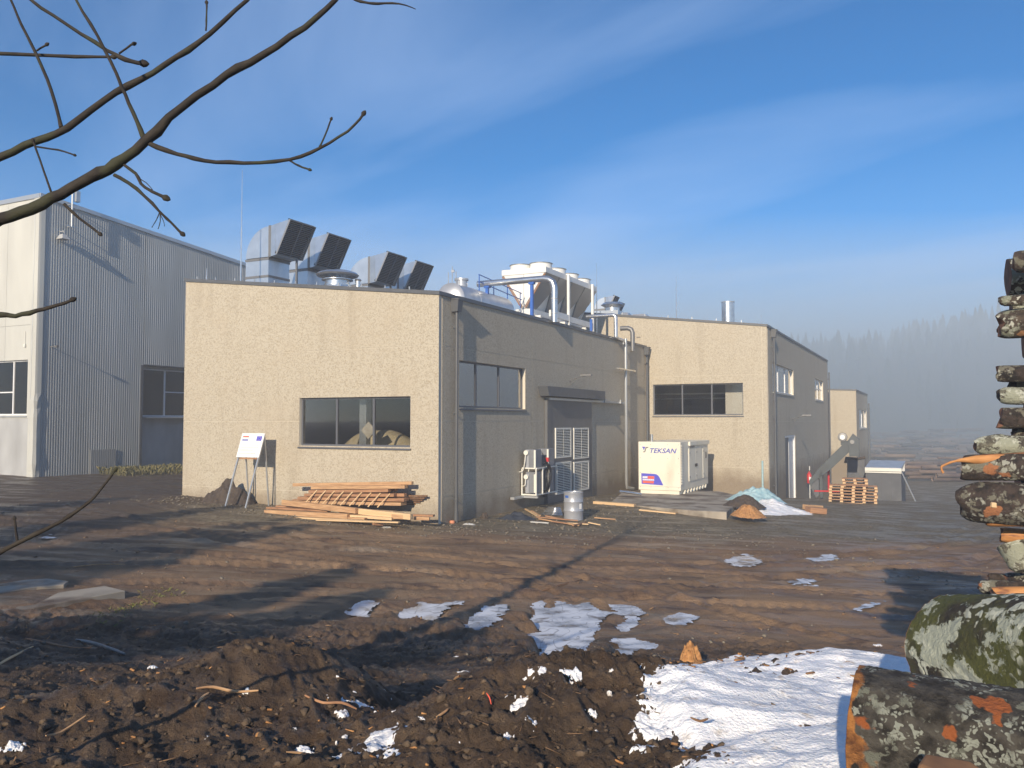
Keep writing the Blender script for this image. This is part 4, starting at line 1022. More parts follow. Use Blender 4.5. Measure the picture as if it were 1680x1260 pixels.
for sd in (0, 1):
    X = lambda x: wd - x if sd == 0 else x
    nmod = 4; ml = ln / nmod
    for k in range(nmod):
        y0, y1 = k * ml + .03, (k + 1) * ml - .03; ci = ml * .30 if 0 < k or True else 0
        ci = ml * .36; zm = zc_ - (zc_ - zv) * .42; xm = .02 + (wd * .46 - .02) * .42; ml_ = y1 - y0
        a = [(.02, y0, zc_), (.02, y1, zc_), (xm, y1, zm), (wd * .46, y1 - ci, zv), (wd * .46, y0 + ci * (k > 0), zv), (xm, y0, zm)]
        mb = MB(); mb.hexa([(X(p_[0]), p_[1], p_[2]) for p_ in a], [(X(p_[0] + .08), p_[1], p_[2]) for p_ in a]); mb.build('coil', M['coil'], t)
    mb = MB(); mb.hexa([(X(.14), .1, zc_ - .01), (X(.14), ln - .1, zc_ - .01), (X(wd * .49), ln - .1, zv), (X(wd * .49), .1, zv)], [(X(.16), .1, zc_ - .01), (X(.16), ln - .1, zc_ - .01), (X(wd * .495), ln - .1, zv + .02), (X(wd * .495), .1, zv + .02)])
    mb.build('inner_panel', M['white'], t)
    mb = MB(); mb.tube([(X(.03), .015, zc_ - .05), (X(wd * .45), .015, zv + .05)], .028, 8).tube([(X(.10), .02, zc_ - .05), (X(wd * .48), .02, zv + .1)], .016, 8); mb.build('header_pipe', M['copper'], t)
for i in range(2):
    for k in range(4):
        cx, cy = wd * (.27 + .46 * i), ln * (k + .5) / 4
        f = MB().lathe([(.52, hV), (.52, hV + .26), (.55, hV + .28), (.48, hV + .28), (.48, hV + .05)], (cx, cy, 0), 24, caps=False).build('fan', M['white'], t, smooth=True)
        g_ = MB()
        for m_ in range(3): g_.lathe([(.17 * (m_ + 1), hV + .285 + .02 * (2 - m_)), (.17 * (m_ + 1) + .012, hV + .295 + .02 * (2 - m_))], (cx, cy, 0), 24, caps=False)
        for m_ in range(4): a = math.pi * m_ / 4; g_.beam((cx + .53 * math.cos(a), cy + .53 * math.sin(a), hV + .29), (cx - .53 * math.cos(a), cy - .53 * math.sin(a), hV + .31), .012, .012)
        g_.lathe([(.53, hV + .281), (.56, hV + .285), (.56, hV + .31), (.53, hV + .31)], (cx, cy, 0), 24, caps=False)
        g_.build('fan_guard', M['flange'], f)
mb = MB(); mb.box(wd * .32, wd * .68, 0, ln, zv - .28, zv); mb.build('base_beam', M['white'], t)
for y in (.4, ln / 2, ln - .5): MB().box(wd * .2, wd * .8, y, y + .15, -.15, zv - .28).build('foot', M['white'], t)
for y in (ln * .37, ln * .86): MB().box(wd + .02, wd + .14, y, y + .12, -.3, hV + .0).build('post', M['white'], t)
MB().box(wd + .02, wd + .13, .3, ln * .37 - .01, .60, .90).box(wd + .02, wd + .13, ln * .37 + .13, ln * .86 - .01, .56, .84).build('side_beam', M['white'], t)
# big insulated pipe over the roof edge, on blue posts
y1, z1 = H1.Sd(903.5, 527); zt_ = H1.Sd(903, 456)[1] + .0
t = thing('insulated_pipe', 'thick bright insulated pipe bent down over the near roof edge on two blue posts', 'pipe', H1.wld(0, y1, 0), RZ)
P = [(-3.4, 0, zt_), (-.42, 0, zt_)] + [(-.2 + .0 + .32 * math.sin(a) - .12, 0, zt_ - .3 + .3 * math.cos(a)) for a in [math.pi / 2 * k / 5 for k in range(1, 6)]] + [(0.0, 0, z1 + .1)]
P = [(-3.4, 0, zt_), (-.30, 0, zt_), (-.08, 0, zt_ - .05), (.09, 0, zt_ - .17), (.155, 0, zt_ - .38), (.16, 0, zt_ - .6), (.16, 0, z1 - .05)]
MB().tube(P, .135, 20).build('pipe', M['chrome'], t, smooth=True)
MB().lathe([(.137, -.01), (.142, 0), (.142, .03), (.137, .04)], (.16, 0, z1 + .9), 20).lathe([(.137, -.01), (.142, 0), (.142, .03), (.137, .04)], (.16, 0, z1 + .3), 20).build('joint_band', M['steel'], t, smooth=True)
for x in (-2.95, -.85):
    MB().box(x - .06, x + .06, -.06, .06, top1(x) - .1, zt_ - .20).box(x - .12, x + .12, -.1, .1, zt_ - .197, zt_ - .125).build('post', M['blue'], t)
# smaller pipe further back
y1, z1 = H1.Sd(1006, 553); zt_ = H1.Sd(1006, 517)[1]
t = thing('insulated_pipe', 'thinner bright pipe bent down over the far end of the near roof', 'pipe', H1.wld(0, y1, 0), RZ)
MB().tube([(-1.4, 0, zt_), (-.02, 0, zt_), (.08, 0, zt_ - .03), (.13, 0, zt_ - .12), (.14, 0, z1)], .095, 16).tube([(.14, 0, z1), (.14, .3, z1 - .05), (.25, .75, z1 - .1), (.25, .78, z1 - .3)], .06, 10).build('pipe', M['chrome'], t, smooth=True)
MB().box(-1.2, -1.08, -.05, .05, top1(-1) - .1, zt_ - .14).build('post', M['blue'], t)
y1, z1 = H1.Sd(1019, 553); zt_ = H1.Sd(1012, 531)[1]
t = thing('flue_pipe', 'grey bent flue pipe standing against the gap between the first two halls', 'pipe', H1.wld(0, y1 + 1.5, 0), RZ)
MB().tube([(-.55, 0, zt_), (-.15, 0, zt_), (.03, 0, zt_ - .08), (.1, 0, zt_ - .25), (.1, 0, z1 - .6)], .12, 14).build('pipe', M['flange'], t, smooth=True)
t2 = MB().box(.32, .5, -.1, .1, z1 - .3, z1 - .28).box(.32, .5, -.1, .1, z1 + .1, z1 + .12).build('bracket', M['flange'], t)
# items on the second hall's roof
gooseneck(993, 49, .62, 'small gooseneck ventilation hood in the mist, just right of the white cooler', H2, top2, duct=.9)
gooseneck(1003, 51.5, .62, 'rearmost small gooseneck ventilation hood in the mist beyond the white cooler', H2, top2, duct=.75)
q = roof_pt(H2, 1006, 47.5); org = H2.wld(q.x, q.y)
t = thing('roof_fan', 'small round roof fan in front of the two misty ventilation hoods', 'roof fan', (org.x, org.y, top2(q.x) - .1), RZ)
MB().box(-.5, .5, -.5, .5, -.1, .45).build('curb', M['galv'], t); MB().lathe([(.4, .45), (.4, .65), (.68, .8), (.5, .95), (.02, 1.0)], n=24).build('cowl', M['chrome'], t, smooth=True)
for px, w_, lab in ((1024, .5, 'small skylight box left of the wider one on the second hall'), (1047, 1.1, 'wide pale skylight box on the second hall roof')):
    q = roof_pt(H2, px, 46.6); org = H2.wld(q.x, q.y)
    t = thing('skylight', lab, 'skylight', (org.x, org.y, top2(q.x)), RZ)
    MB().hexa([(-w_ / 2, 0, -.2), (w_ / 2, 0, -.2), (w_ / 2, 1, -.2), (-w_ / 2, 1, -.2)], [(-w_ / 2, .1, .12), (w_ / 2, .1, .12), (w_ / 2, .9, .12), (-w_ / 2, .9, .12)]).build('curb', M['galv'], t)
    MB().hexa([(-w_ / 2, .1, .122), (w_ / 2, .1, .122), (w_ / 2, .9, .122), (-w_ / 2, .9, .122)], [(-w_ * .3, .25, .3), (w_ * .3, .25, .3), (w_ * .3, .75, .3), (-w_ * .3, .75, .3)]).build('dome', M['tank'], t)
p = at(1196.5, 691, 44.5); q = H2.loc(p); zt_ = at(1196.5, 495, 44.5).z; zb = top2(q.x) - .1
t = thing('chimney', 'round bright steel chimney on the second hall roof', 'chimney', (p.x, p.y, zb), RZ); h = zt_ - zb
MB().lathe([(.34, -.1), (.34, h), (.31, h), (.31, h - .6)], n=32, caps=False).build('stack', M['chrome'], t, smooth=True)
MB().lathe([(.342, h - .06), (.352, h - .05), (.352, h - .01), (.342, h)], n=32, caps=False).build('rim', M['steel'], t, smooth=True)
# clamp studs along roof edges (one part of each hall)
x = -W1 + .5
while x < -.3: MB().box(x, x + .03, .05, .08, top1(x) + .06, top1(x) + .17).build('roof_edge_clip', M['steel'], H1.root); x += .95
x = -W2 + .5
while x < -.3: MB().box(x, x + .04, .05, .09, top2(x) + .06, top2(x) + .2).build('roof_edge_clip', M['steel'], H2.root); x += 1.3
# ------------------------------------------------------------------ things standing in the yard
def text_part(name, s, size, m, parent, M4, shear=0.0, ext=0.003, bold=0.0):
    c = bpy.data.curves.new(name, 'FONT'); c.body = s; c.size = size; c.shear = shear; c.extrude = ext; c.offset = bold; c.align_x = 'LEFT'
    o = bpy.data.objects.new(name, c); COL.objects.link(o)
    dg = bpy.context.evaluated_depsgraph_get(); me = bpy.data.meshes.new_from_object(o.evaluated_get(dg)); bpy.data.objects.remove(o); bpy.data.curves.remove(c)
    me.transform(M4); me.materials.clear(); me.materials.append(m)
    return link(bpy.data.objects.new(name, me), parent)
FRONT = Matrix(((1, 0, 0, 0), (0, 0, -1, 0), (0, 1, 0, 0), (0, 0, 0, 1)))      # text plane facing -y
# concrete slab for the generator
def ground_poly_local(H, px, z):
    out = []
    for p in px:
        d = raydir(*p); t = (z - EYE.z) / d.z; q = H.loc(EYE + d * t); out.append((q.x, q.y))
    return out
SZ = -.22
slab = ground_poly_local(H1, [(1000, 826), (1043, 829), (1130, 837), (1192, 840), (1205, 829), (1208, 812), (1180, 806), (1062, 802), (1020, 808)], SZ)
mb = MB(); mb.hexa([(x, y, -.95) for x, y in slab], [(x, y, SZ) for x, y in slab]); root = mb.build('generator_slab', M['concrete'], None, bevel=.02); root.location = H1.o; root.rotation_euler = (0, 0, RZ)
tag(root, 'low stained concrete slab under the cream generator', 'slab')
# generator
p = at(1117, 811, 37.0); q = H1.loc(p); gw, gl_, gh = 1.95, 5.1, 2.2; org = H1.wld(q.x - gw, q.y); gz0 = SZ
t = thing('generator', 'cream box-shaped diesel generator with blue lettering on a concrete slab', 'generator', (org.x, org.y, gz0), RZ)
b0 = .16
MB().box(.08, gw - .08, .05, gl_ - .05, 0.0, b0).build('skid', M['genwhite'], t)
for x in (0.12,): pass
MB().box(0, gw, 0, gl_, b0 + .002, b0 + gh - .02).build('canopy', M['genwhite'], t, bevel=.02)
mb = MB(); mb.box(.0, gw - .002, -.004, -.001, b0 + .17, b0 + .178)
for x in (.09, .58, 1.37, gw - .09):
    for z in (.14, .78, 1.45, 2.05): mb.box(x - .012, x + .012, -.006, -.001, b0 + z - .012, b0 + z + .012)
mb.build('rivets', M['flange'], t)
mb = MB()
for y in (.12,):
    for k in range(15): mb.hexa([(gw + .001, .06, b0 + .3 + k * .12), (gw + .001, .34, b0 + .3 + k * .12), (gw + .001, .34, b0 + .36 + k * .12), (gw + .001, .06, b0 + .36 + k * .12)], [(gw + .04, .06, b0 + .29 + k * .12), (gw + .04, .34, b0 + .29 + k * .12), (gw + .015, .34, b0 + .36 + k * .12), (gw + .015, .06, b0 + .36 + k * .12)])
mb.build('side_louvre', M['genwhite'], t)
def dpanel(y0, y1, z0, z1):
    d = MB().box(gw + .001, gw + .035, y0, y1, b0 + z0, b0 + z1).build('door', M['genwhite'], t, bevel=.006)
    for z in (z0 + .2, z1 - .2): MB().box(gw + .036, gw + .06, y0 + .04, y0 + .10, b0 + z - .05, b0 + z + .05).build('hinge', M['flange'], d)
    return d
d1 = dpanel(1.35, 2.55, .35, 1.86); d2 = dpanel(2.58, 3.78, .35, 1.86)
MB().box(gw + .036, gw + .07, 2.38, 2.50, b0 + .98, b0 + 1.12).build('handle', M['rubber'], d1); MB().box(gw + .036, gw + .07, 2.63, 2.75, b0 + .98, b0 + 1.12).build('handle', M['rubber'], d2)
d3 = dpanel(3.95, 4.95, .35, 1.86); MB().box(gw + .036, gw + .06, 4.3, 4.6, b0 + 1.3, b0 + 1.6).build('display', M['flange'], d3)
MB().box(gw + .001, gw + .09, 1.35, gl_ - .02, b0 + 1.98, b0 + gh - .03).build('top_fascia', M['genwhite'], t, bevel=.01)
MB().box(gw + .001, gw + .05, 1.4, 2.3, b0 + 1.88, b0 + 1.97).build('air_slot', M['flange'], t)
for k in range(8): y = .55 + k * .55; MB().hexa([(gw - .07, y, .0), (gw - .07, y + .12, .0), (gw - .07, y + .3, b0), (gw - .07, y + .18, b0)], [(gw + .03, y, .0), (gw + .03, y + .12, .0), (gw + .03, y + .3, b0), (gw + .03, y + .18, b0)]).build('skid_bracket', M['genwhite'], t)
MB().tube([(.38, .8, b0 + gh - .02), (.38, .8, b0 + gh + .3)], .07, 14).build('exhaust_stub', M['chrome'], t, smooth=True)
sc = gw / 69.0                      # metres per photo pixel across the front
X = lambda px: (px - 1048) * sc
Zg = lambda py: b0 + gh - .02 - (py - 728.5) * gh / 82.5
text_part('lettering', 'TEKSAN', .30, M['logoblue'], t, Matrix.Translation((X(1065.5), -.006, Zg(747.3))) @ FRONT @ Matrix.Scale(1.13, 4, (1, 0, 0)), shear=.28, bold=.004)
mb = MB()
for P in ([(1053.5, 737), (1059.8, 737), (1057.2, 743.5), (1056, 739.5)], ):
    mb.prism([(X(a), -.006, Zg(b)) for a, b in P], (0, .004, 0))
mb.build('emblem', M['panelblue'], t)
mb = MB()
for P in ([(1060.5, 737.3), (1065, 737.3), (1064, 739.2), (1061.8, 739.2), (1059.3, 746.5), (1055.5, 746.5), (1056, 745.2), (1058, 745)],):
    mb.prism([(X(a), -.006, Zg(b)) for a, b in P], (0, .004, 0))
mb.build('emblem', M['flange'], t)
pl = MB().prism([(X(a), -.008, Zg(b)) for a, b in [(1052.7, 782), (1075, 782.8), (1078, 783.4), (1080.5, 785.2), (1082.6, 788), (1089, 801.6), (1053.2, 800)]], (0, .006, 0)).build('sticker', M['panelblue'], t)
for (s_, x_, y_, mm, bb) in (('GÜÇLÜ', 1054.8, 791.2, 'paper', (0, 0, 0, 0)), ):
    pass
MB().prism([(X(a), -.010, Zg(b)) for a, b in [(1063.5, 786.6), (1074.3, 786.8), (1074.2, 791.3), (1063.4, 791.1)]], (0, .0015, 0)).build('sticker_patch', M['salmon'], pl)
MB().prism([(X(a), -.010, Zg(b)) for a, b in [(1055, 794.6), (1073.8, 794.9), (1073, 798.9), (1055, 798.4)]], (0, .0015, 0)).build('sticker_patch', M['salmon'], pl)
# three lines of writing too small to read in the picture: bars of letter height, as they show
for (x0, x1, y0, y1) in ((1055, 1063, 787, 790.6), (1055, 1074, 791.8, 794.0)):
    mb = MB(); x = x0
    k = 0
    while x < x1:
        w_ = (1.5, 1.1, 1.7, 1.3)[k % 4]; mb.prism([(X(a), -.0105, Zg(b)) for a, b in [(x, y0), (min(x + w_, x1), y0), (min(x + w_, x1), y1), (x, y1)]], (0, .001, 0)); x += w_ + .35; k += 1
    mb.build('lettering', M['paper'], pl)
# cable from the pipe to the generator
a = at(1016, 806, 35.6); b = at(1052, 811, 35.8)
t = thing('floor_conduit', 'pale conduit running along the ground from the wall pipe to the generator', 'conduit', (a.x, a.y, a.z - .1))
L_ = b - a; MB().tube([(0, 0, .1), tuple(L_ * .5 + Vector((0, 0, .11))), tuple(L_ + Vector((0, 0, .1)))], .06, 10).build('pipe', M['chrome'], t, smooth=True)

# --- steel drum
p = on_ground(941, 852); s = .70 / .60
t = thing('steel_drum', 'grey steel drum with blue mark standing among scrap wood near the grey door', 'drum', (p.x, p.y, p.z - .02))
r = .335
prof = [(r * .96, 0), (r, .015)]
for z in (.33, .64): prof += [(r, z - .03), (r + .013, z), (r, z + .03)]
prof += [(r, .93), (r + .008, .95), (r + .004, .97), (r - .02, .97), (r - .025, .945), (.02, .945)]
MB().lathe(prof, n=36).build('shell', M['drum'], t, smooth=True)
mb = MB()
for (a0_, z0, z1, dw) in ((-142, .30, .44, .10),): pass
def curved(z0, z1, ang, dw, rr_=r + .004):
    A = []
    for k in range(5): a = R(ang) + (k - 2) * dw / 4 / rr_; A.append((rr_ * math.cos(a), rr_ * math.sin(a)))
    m_ = MB()
    for k in range(4): m_.poly([(*A[k], z0), (*A[k + 1], z0), (*A[k + 1], z1), (*A[k], z1)])
    return m_
curved(.40, .58, -48, .12).build('label', M['paper'], t)
curved(.78, .86, -138, .15).build('blue_mark', M['blue'], t)
curved(.46, .50, -140, .12).build('blue_mark', M['drum'], t)

# --- rack with four grey cabinets hung on the wall
ya = H1.Sd(853, 640)[0]; zb = H1.Sd(853, 812)[1]
t = thing('cabinet_rack', 'cream tube rack holding four grey cabinets with hoses, hung on the side wall', 'equipment rack', H1.wld(.05, ya, zb), RZ)
w_, dp, hh = .62, 1.9, .98
mb = MB(); T_ = .045
for x in (.04, w_):
    for y in (0, dp * .30, dp * .62, dp): MB().box(x - T_ / 2, x + T_ / 2, y - T_ / 2, y + T_ / 2, 0, hh).build('post', M['rackwhite'], t)
mb = MB()
for z in (0.0, hh + .001):
    for y in (0, dp * .62): mb.box(.04 + T_ / 2, w_ - T_ / 2, y - T_ / 2, y + T_ / 2, z, z + T_)
    for x in (.04, w_): mb.box(x - T_ / 2 + .002, x + T_ / 2 - .002, T_ / 2, dp - T_ / 2, z + .002, z + T_ - .002)
mb.build('rail', M['rackwhite'], t)
for y0 in (.06, dp * .62 + .05):
    for z0 in (.08, .98):
        c = MB().box(.16, w_ - .05, y0, y0 + dp * .27, z0, z0 + (.78 if z0 < .5 else .72)).build('cabinet', M['rackgrey'], t, bevel=.01)
        MB().box(.162, .30, y0 - .03, y0 - .001, z0 + .0, z0 + .70).build('side_plate', M['drum'], c)
        MB().box(w_ - .10, w_ - .03, y0 - .05, y0 - .001, z0 + .02, z0 + .70).build('side_plate', M['rackwhite'], c)
        MB().tube([(.22, y0 - .03, z0 + .60), (.22, y0 - .12, z0 + .60)], .09, 14).build('round_valve', M['rackwhite'], c, smooth=True)
mb = MB(); mb.tube(smooth_path([(.22, -.08, 1.50), (.20, -.12, 1.2), (.12, -.1, .92), (-.06, -.06, .86), (-.08, -.02, .95)]), .018, 8).tube(smooth_path([(.22, -.08, .62), (.22, -.12, .4), (.1, -.08, .34), (.04, -.02, .4)]), .018, 8)
mb.build('pale_hose', M['rackwhite'], t, smooth=True)
mb = MB()
for k in range(6):
    y = dp * .40 + .05 * k; mb.tube(smooth_path([(w_ + .02, y - .25 + .1 * (k % 3), 1.55 - .1 * k), (w_ + .10, y, 1.1), (w_ + .02 + .02 * k, y + .12, .7), (w_ + .12, y - .05, .3), (w_ - .1, y + .1 * (k % 2), -.12), (w_ - .2, y + .2, .1)]), .014, 8)
mb.tube(smooth_path([(w_ + .05, .5, 1.1), (w_ + .1, .75, 1.22), (w_ + .05, 1.0, 1.05), (w_ + .05, 1.15, .8)]), .018, 8)
mb.build('black_hose', M['rubber'], t, smooth=True)
MB().box(w_ + .06, w_ + .16, .74, .86, 1.22, 1.38).build('red_switch', M['red'], t)
MB().box(.0, .16, -.9, dp + .2, -.10, -.01).box(.161, w_ + .1, -.1, -.02, -.09, -.02).box(.161, w_ + .1, dp - .2, dp - .1, -.09, -.02).build('bracket', M['steel'], t)

# --- sign board
def sign():
    a = on_ground(408, 826); org = Vector((a.x - .95, a.y + .42, gz(a.x - .5, a.y + .2)))
    p0 = at(388, 750, 28.6); zb = p0.z; q = H1.loc(p0); o = H1.wld(q.x, q.y)
    base = gz(o.x, o.y)
    t = thing('information_board', 'white information board with flags on slanting grey legs before the front wall', 'sign', (o.x, o.y, base), RZ)
    h0 = zb - base; W_, Hb = 1.03, .86; tilt = .34
    up = Vector((0, tilt, 1)).normalized(); nrm = Vector((0, -1, tilt)).normalized()
    B = lambda x, z, d=0: Vector((x, 0, h0)) + up * z + nrm * d
    MB().hexa([B(0, 0), B(W_, 0), B(W_, Hb), B(0, Hb)], [B(0, 0, .02), B(W_, 0, .02), B(W_, Hb, .02), B(0, Hb, .02)]).build('board', M['paper'], t)
    for x in (.06, W_ - .06):
        l0 = B(x, Hb - .02, -.035); d = (B(x, 0, -.035) - l0).normalized(); l1 = l0 + d * ((l0.z + .1) / -d.z)
        MB().beam(l0, l1, .05, .05, (0, 1, 0)).build('leg', M['steel'], t)
        s0 = B(x, Hb - .1, -.07); MB().beam(s0, (x + .0, s0.y + .25, -.1), .04, .04, (0, 1, 0)).build('leg', M['steel'], t)
    mb = MB(); mb.box(.1, W_ - .1, B(0, .05, -.04).y - .02, B(0, .05, -.04).y + .02, h0 - .06, h0 - .015); mb.build('cross_bar', M['lumberb'], t)
    def rect(x0, x1, z0, z1, m, nm, d=.021):
        return MB().hexa([B(x0, z0, d), B(x1, z0, d), B(x1, z1, d), B(x0, z1, d)], [B(x0, z0, d + .001), B(x1, z0, d + .001), B(x1, z1, d + .001), B(x0, z1, d + .001)]).build(nm, M[m], t)
    fl = rect(.08, .35, .59, .76, 'white', 'flag')
    for (z0, z1, m) in ((.715, .76, 'salmon'), (.59, .635, 'logoblue')):
        MB().hexa([B(.08, z0, .0225), B(.35, z0, .0225), B(.35, z1, .0225), B(.08, z1, .0225)], [B(.08, z0, .0235), B(.35, z0, .0235), B(.35, z1, .0235), B(.08, z1, .0235)]).build('flag_stripe', M[m], fl)
    eu = rect(.72, .95, .59, .755, 'panelblue', 'flag')
    M['star'] = mat('star_yellow', (.8, .62, .05), rough=.5)
    mb = MB()
    for k in range(12):
        a = math.pi * k / 6; cx, cz = .835 + .055 * math.cos(a), .6725 + .055 * math.sin(a); P = []
        for j in range(10): rr_ = .011 if j % 2 == 0 else .005; an = math.pi / 2 + math.pi * j / 5; P.append(B(cx + rr_ * math.cos(an), cz + rr_ * math.sin(an), .0225))
        mb.poly(P)
    mb.build('stars', M['star'], eu)
    M['print'] = mat('grey_print', (.35, .35, .36), rough=.6)
    def dash(x0, x1, z, h_=.012, m='print'):
        mb = MB(); x = x0; k = 0
        while x < x1:
            w = (.035, .02, .05, .028, .04)[k % 5]; mb.poly([B(x, z, .0225), B(min(x + w, x1), z, .0225), B(min(x + w, x1), z + h_, .0225), B(x, z + h_, .0225)]); x += w + .01; k += 1
        return mb
    for (x0, x1, z) in ((.08, .92, .43), (.08, .90, .345), (.08, .46, .275), (.08, .70, .232), (.72, .92, .54), (.42, .66, .645)):
        dash(x0, x1, z).build('print_line', M['print'], t)
    MB().poly([B(.07, .135, .0225), B(.84, .135, .0225), B(.84, .143, .0225), B(.07, .143, .0225)]).build('print_line', M['salmon'], t)
    return t
sign()
# --- dirt heap and sack behind it
def heap(name, label, cat, cx, cy, rx, ry, h, m, seed, rot=0, rough_=.35, kind=None, n=46, sharp=1.0, lift=0.0):
    X_, Y_ = np.meshgrid(np.linspace(-1.25, 1.25, n), np.linspace(-1.25, 1.25, n)); d = np.hypot(X_, Y_)
    c, s = math.cos(rot), math.sin(rot); wx = cx + rx * X_ * c - ry * Y_ * s; wy = cy + rx * X_ * s + ry * Y_ * c
    Hh = h * np.clip(1 - d ** sharp, -0.2, 1) * (1 + rough_ * 1.6 * (fbm(X_ * 2.2 + seed, Y_ * 2.2, 3, seed) - .5)) + h * rough_ * .45 * (billow(X_ * 5 + seed, Y_ * 5, 3, seed + 3) - .5) * sstep(1.15, .8, d)
    Z_ = base_h(wx, wy) - .03 + Hh + lift
    zc = float(base_h(np.array(cx), np.array(cy)))
    o = gridmesh(name, wx - cx, wy - cy, Z_ - zc, m, keep=d < 1.2); o.location = (cx, cy, zc); return tag(o, label, cat, kind=kind)
p = on_ground(371, 826); heap('soil_heap', 'dark heap of soil at the foot of the white information board', 'soil heap', p.x, p.y + .25, .95, .55, .62, M['soil'], 4, rough_=.9, sharp=1.7)
p = on_ground(432, 824); heap('plastic_sheet', 'crumpled dirty white sheet lying beside the soil heap under the information board', 'plastic sheet', p.x - .1, p.y + .1, .8, .35, .42, M['sack'], 9, rot=-.4, rough_=.5)
# --- timber pile against the front wall (each board its own thing)
def plank(label, a, b, w, h, m='lumber', name='plank', group='sawn planks piled before the front wall', H=H1, rel=None, roll=0.0):
    """a, b: ends in hall coordinates (x, y, z above the ground there)"""
    A = Vector((a[0], a[1], a[2])); B = Vector((b[0], b[1], b[2])); L = (B - A).length
    wa = H.wld(*A); wb = H.wld(*B)
    d = (wb - wa); o = bpy.data.objects.new(name, None); 
    mb = MB().box(-L / 2, L / 2, -w / 2, w / 2, -h / 2, h / 2); ob = mb.build(name, M[m], None, bevel=.004)
    bpy.data.objects.remove(o)
    ob.location = (wa + wb) / 2; x = d.normalized(); z = Vector((0, 0, 1)); y = z.cross(x).normalized(); z = x.cross(y)
    R3 = Matrix((x, y, z)).transposed() @ Matrix.Rotation(roll, 3, 'X'); ob.rotation_euler = R3.to_euler()
    return tag(ob, label, 'plank', group)
zg = lambda x, y: gz(H1.wld(x, y).x, H1.wld(x, y).y)
GB = max(zg(-4, -.8), zg(-3, -.6), zg(-1.5, -.7), zg(-6, -1))
# bundle of long boards nearest the wall
rb = random.Random(5)
k = 0
xl, xr = H1.F(492, 700)[0] + .1, H1.F(672, 700)[0] - .15
for lay in range(5):
    for c in range(3):
        z = GB + .34 + lay * .105; y = -.62 + c * .17 - lay * .01
        x0 = xl + rb.uniform(-.1, .35) + .25 * lay; x1 = xr + rb.uniform(-.25, .5)
        dzl = -.10 + .02 * lay
        lab = ('front', 'middle', 'rear')[c] + ' board in the ' + ('lowest', 'second', 'third', 'fourth', 'top')[lay] + ' layer of the tied timber bundle by the wall'
        plank(lab, (x0, y, z + dzl), (x1, y, z + .02 + .03 * lay), .155, .095, rb.choice(['lumberb', 'lumberb', 'lumber']), name='board', group='boards of the bundle by the front wall'); k += 1
zt_ = GB + .34 + 5 * .105
plank('long beam lying on top of the tied timber bundle by the wall', (xl + .1, -.5, zt_ - .07), (xr + .55, -.42, zt_ + .14), .12, .10, 'lumber', name='beam', group='boards of the bundle by the front wall')
for i in range(5): plank(('shortest dark', 'short dark', 'stubby brown', 'narrow brown', 'split brown')[i] + ' offcut sticking out right of the tied timber bundle', (xr - .9 - .1 * i, -.3 + .05 * i, GB + .55 - .07 * i), (xr + .95 - .12 * i, -.2 + .06 * i, GB + .60 - .075 * i), .07, .05, 'endgrain', name='offcut', group='offcuts right of the bundle')
n_l = 9
for i in range(n_l):     # slanting laths along the front of the bundle
    f = (i + .5) / n_l; x = xl + .75 + (xr - xl - 1.0) * f
    plank(('first', 'second', 'third', 'fourth', 'fifth', 'sixth', 'seventh', 'eighth', 'ninth')[i] + ' slanting lath from the left on the face of the timber bundle', (x, -.90, GB + .25), (x + .36, -.73, GB + .68), .028, .035, 'lumberp', name='lath', group='slanting laths on the timber bundle')
# loose beams in front
def PX(px, py, y):   # hall coordinates of a photo point in the plane y = const
    q = H1.loc(on_plane(px, py, H1.wld(0, y), VY)); return (q.x, q.y, q.z)
def lb(label, A, B, y0, y1, w, h, m='lumber', name='plank'):
    a = PX(A[0], A[1], y0); b = PX(B[0], B[1], y1); return plank(label, a, b, w, h, m, name)
lb('thick orange beam sloping down across the front of the timber pile', (464, 824), (585, 838), -1.2, -1.5, .12, .17, 'lumber', 'beam')
lb('pale continuation beam right of the sloping orange beam', (583, 838), (675, 848), -1.35, -1.45, .12, .17, 'lumberp', 'beam')
lb('orange beam with dark cut end, lower left of the timber pile', (436, 840), (572, 847), -1.75, -1.7, .16, .15, 'lumber', 'beam')
lb('long thin pale plank along the bottom left of the timber pile', (420, 846), (622, 856), -1.95, -2.0, .12, .05, 'lumberp')
lb('second thin plank under the dark-ended beam', (425, 843), (600, 851), -1.6, -1.7, .14, .05, 'lumber')
lb('thin pale plank lowest in the middle of the pile', (520, 853), (655, 857), -2.15, -2.05, .12, .04, 'lumberp')
lb('pale plank under the tied bundle, middle of the pile', (560, 835), (648, 840), -1.0, -1.05, .2, .05, 'lumberp')
lb('broad pale plank at the right front of the pile', (572, 846), (645, 851), -1.55, -1.5, .18, .08, 'lumberp')
lb('short stout orange block at the right of the pile', (645, 847), (675, 848), -1.42, -1.4, .18, .14, 'lumber', 'block')
lb('short orange piece furthest right on the pile', (680, 850), (705, 851), -1.1, -.95, .14, .09, 'lumber', 'block')
lb('small orange piece behind the furthest right one', (672, 845), (712, 846), -.8, -.7, .14, .06, 'lumberb', 'block')
lb('brown plank low behind the beams at the left of the pile', (440, 833), (540, 838), -1.1, -1.2, .2, .06, 'lumberb')
lb('dark plank end sticking out of the left of the pile', (455, 830), (520, 836), -.9, -1.0, .16, .05, 'lumberb')
lb('short bearer block under the left of the pile', (485, 853), (505, 855), -1.9, -1.5, .12, .12, 'lumberb', 'block')
lb('short bearer with green tip under the middle of the pile', (612, 858), (628, 859), -2.1, -1.8, .1, .12, 'lumberb', 'block')
for i, (A, B) in enumerate([((520, 843), (640, 846)), ((560, 840), (660, 843)), ((530, 849), (600, 852))]):
    lb('dark underlying plank number ' + ('one, topmost' , 'two, in the middle', 'three, lowest')[i] + ' beneath the pale planks', A, B, -1.15 - .1 * i, -1.2, .25, .05, 'endgrain')
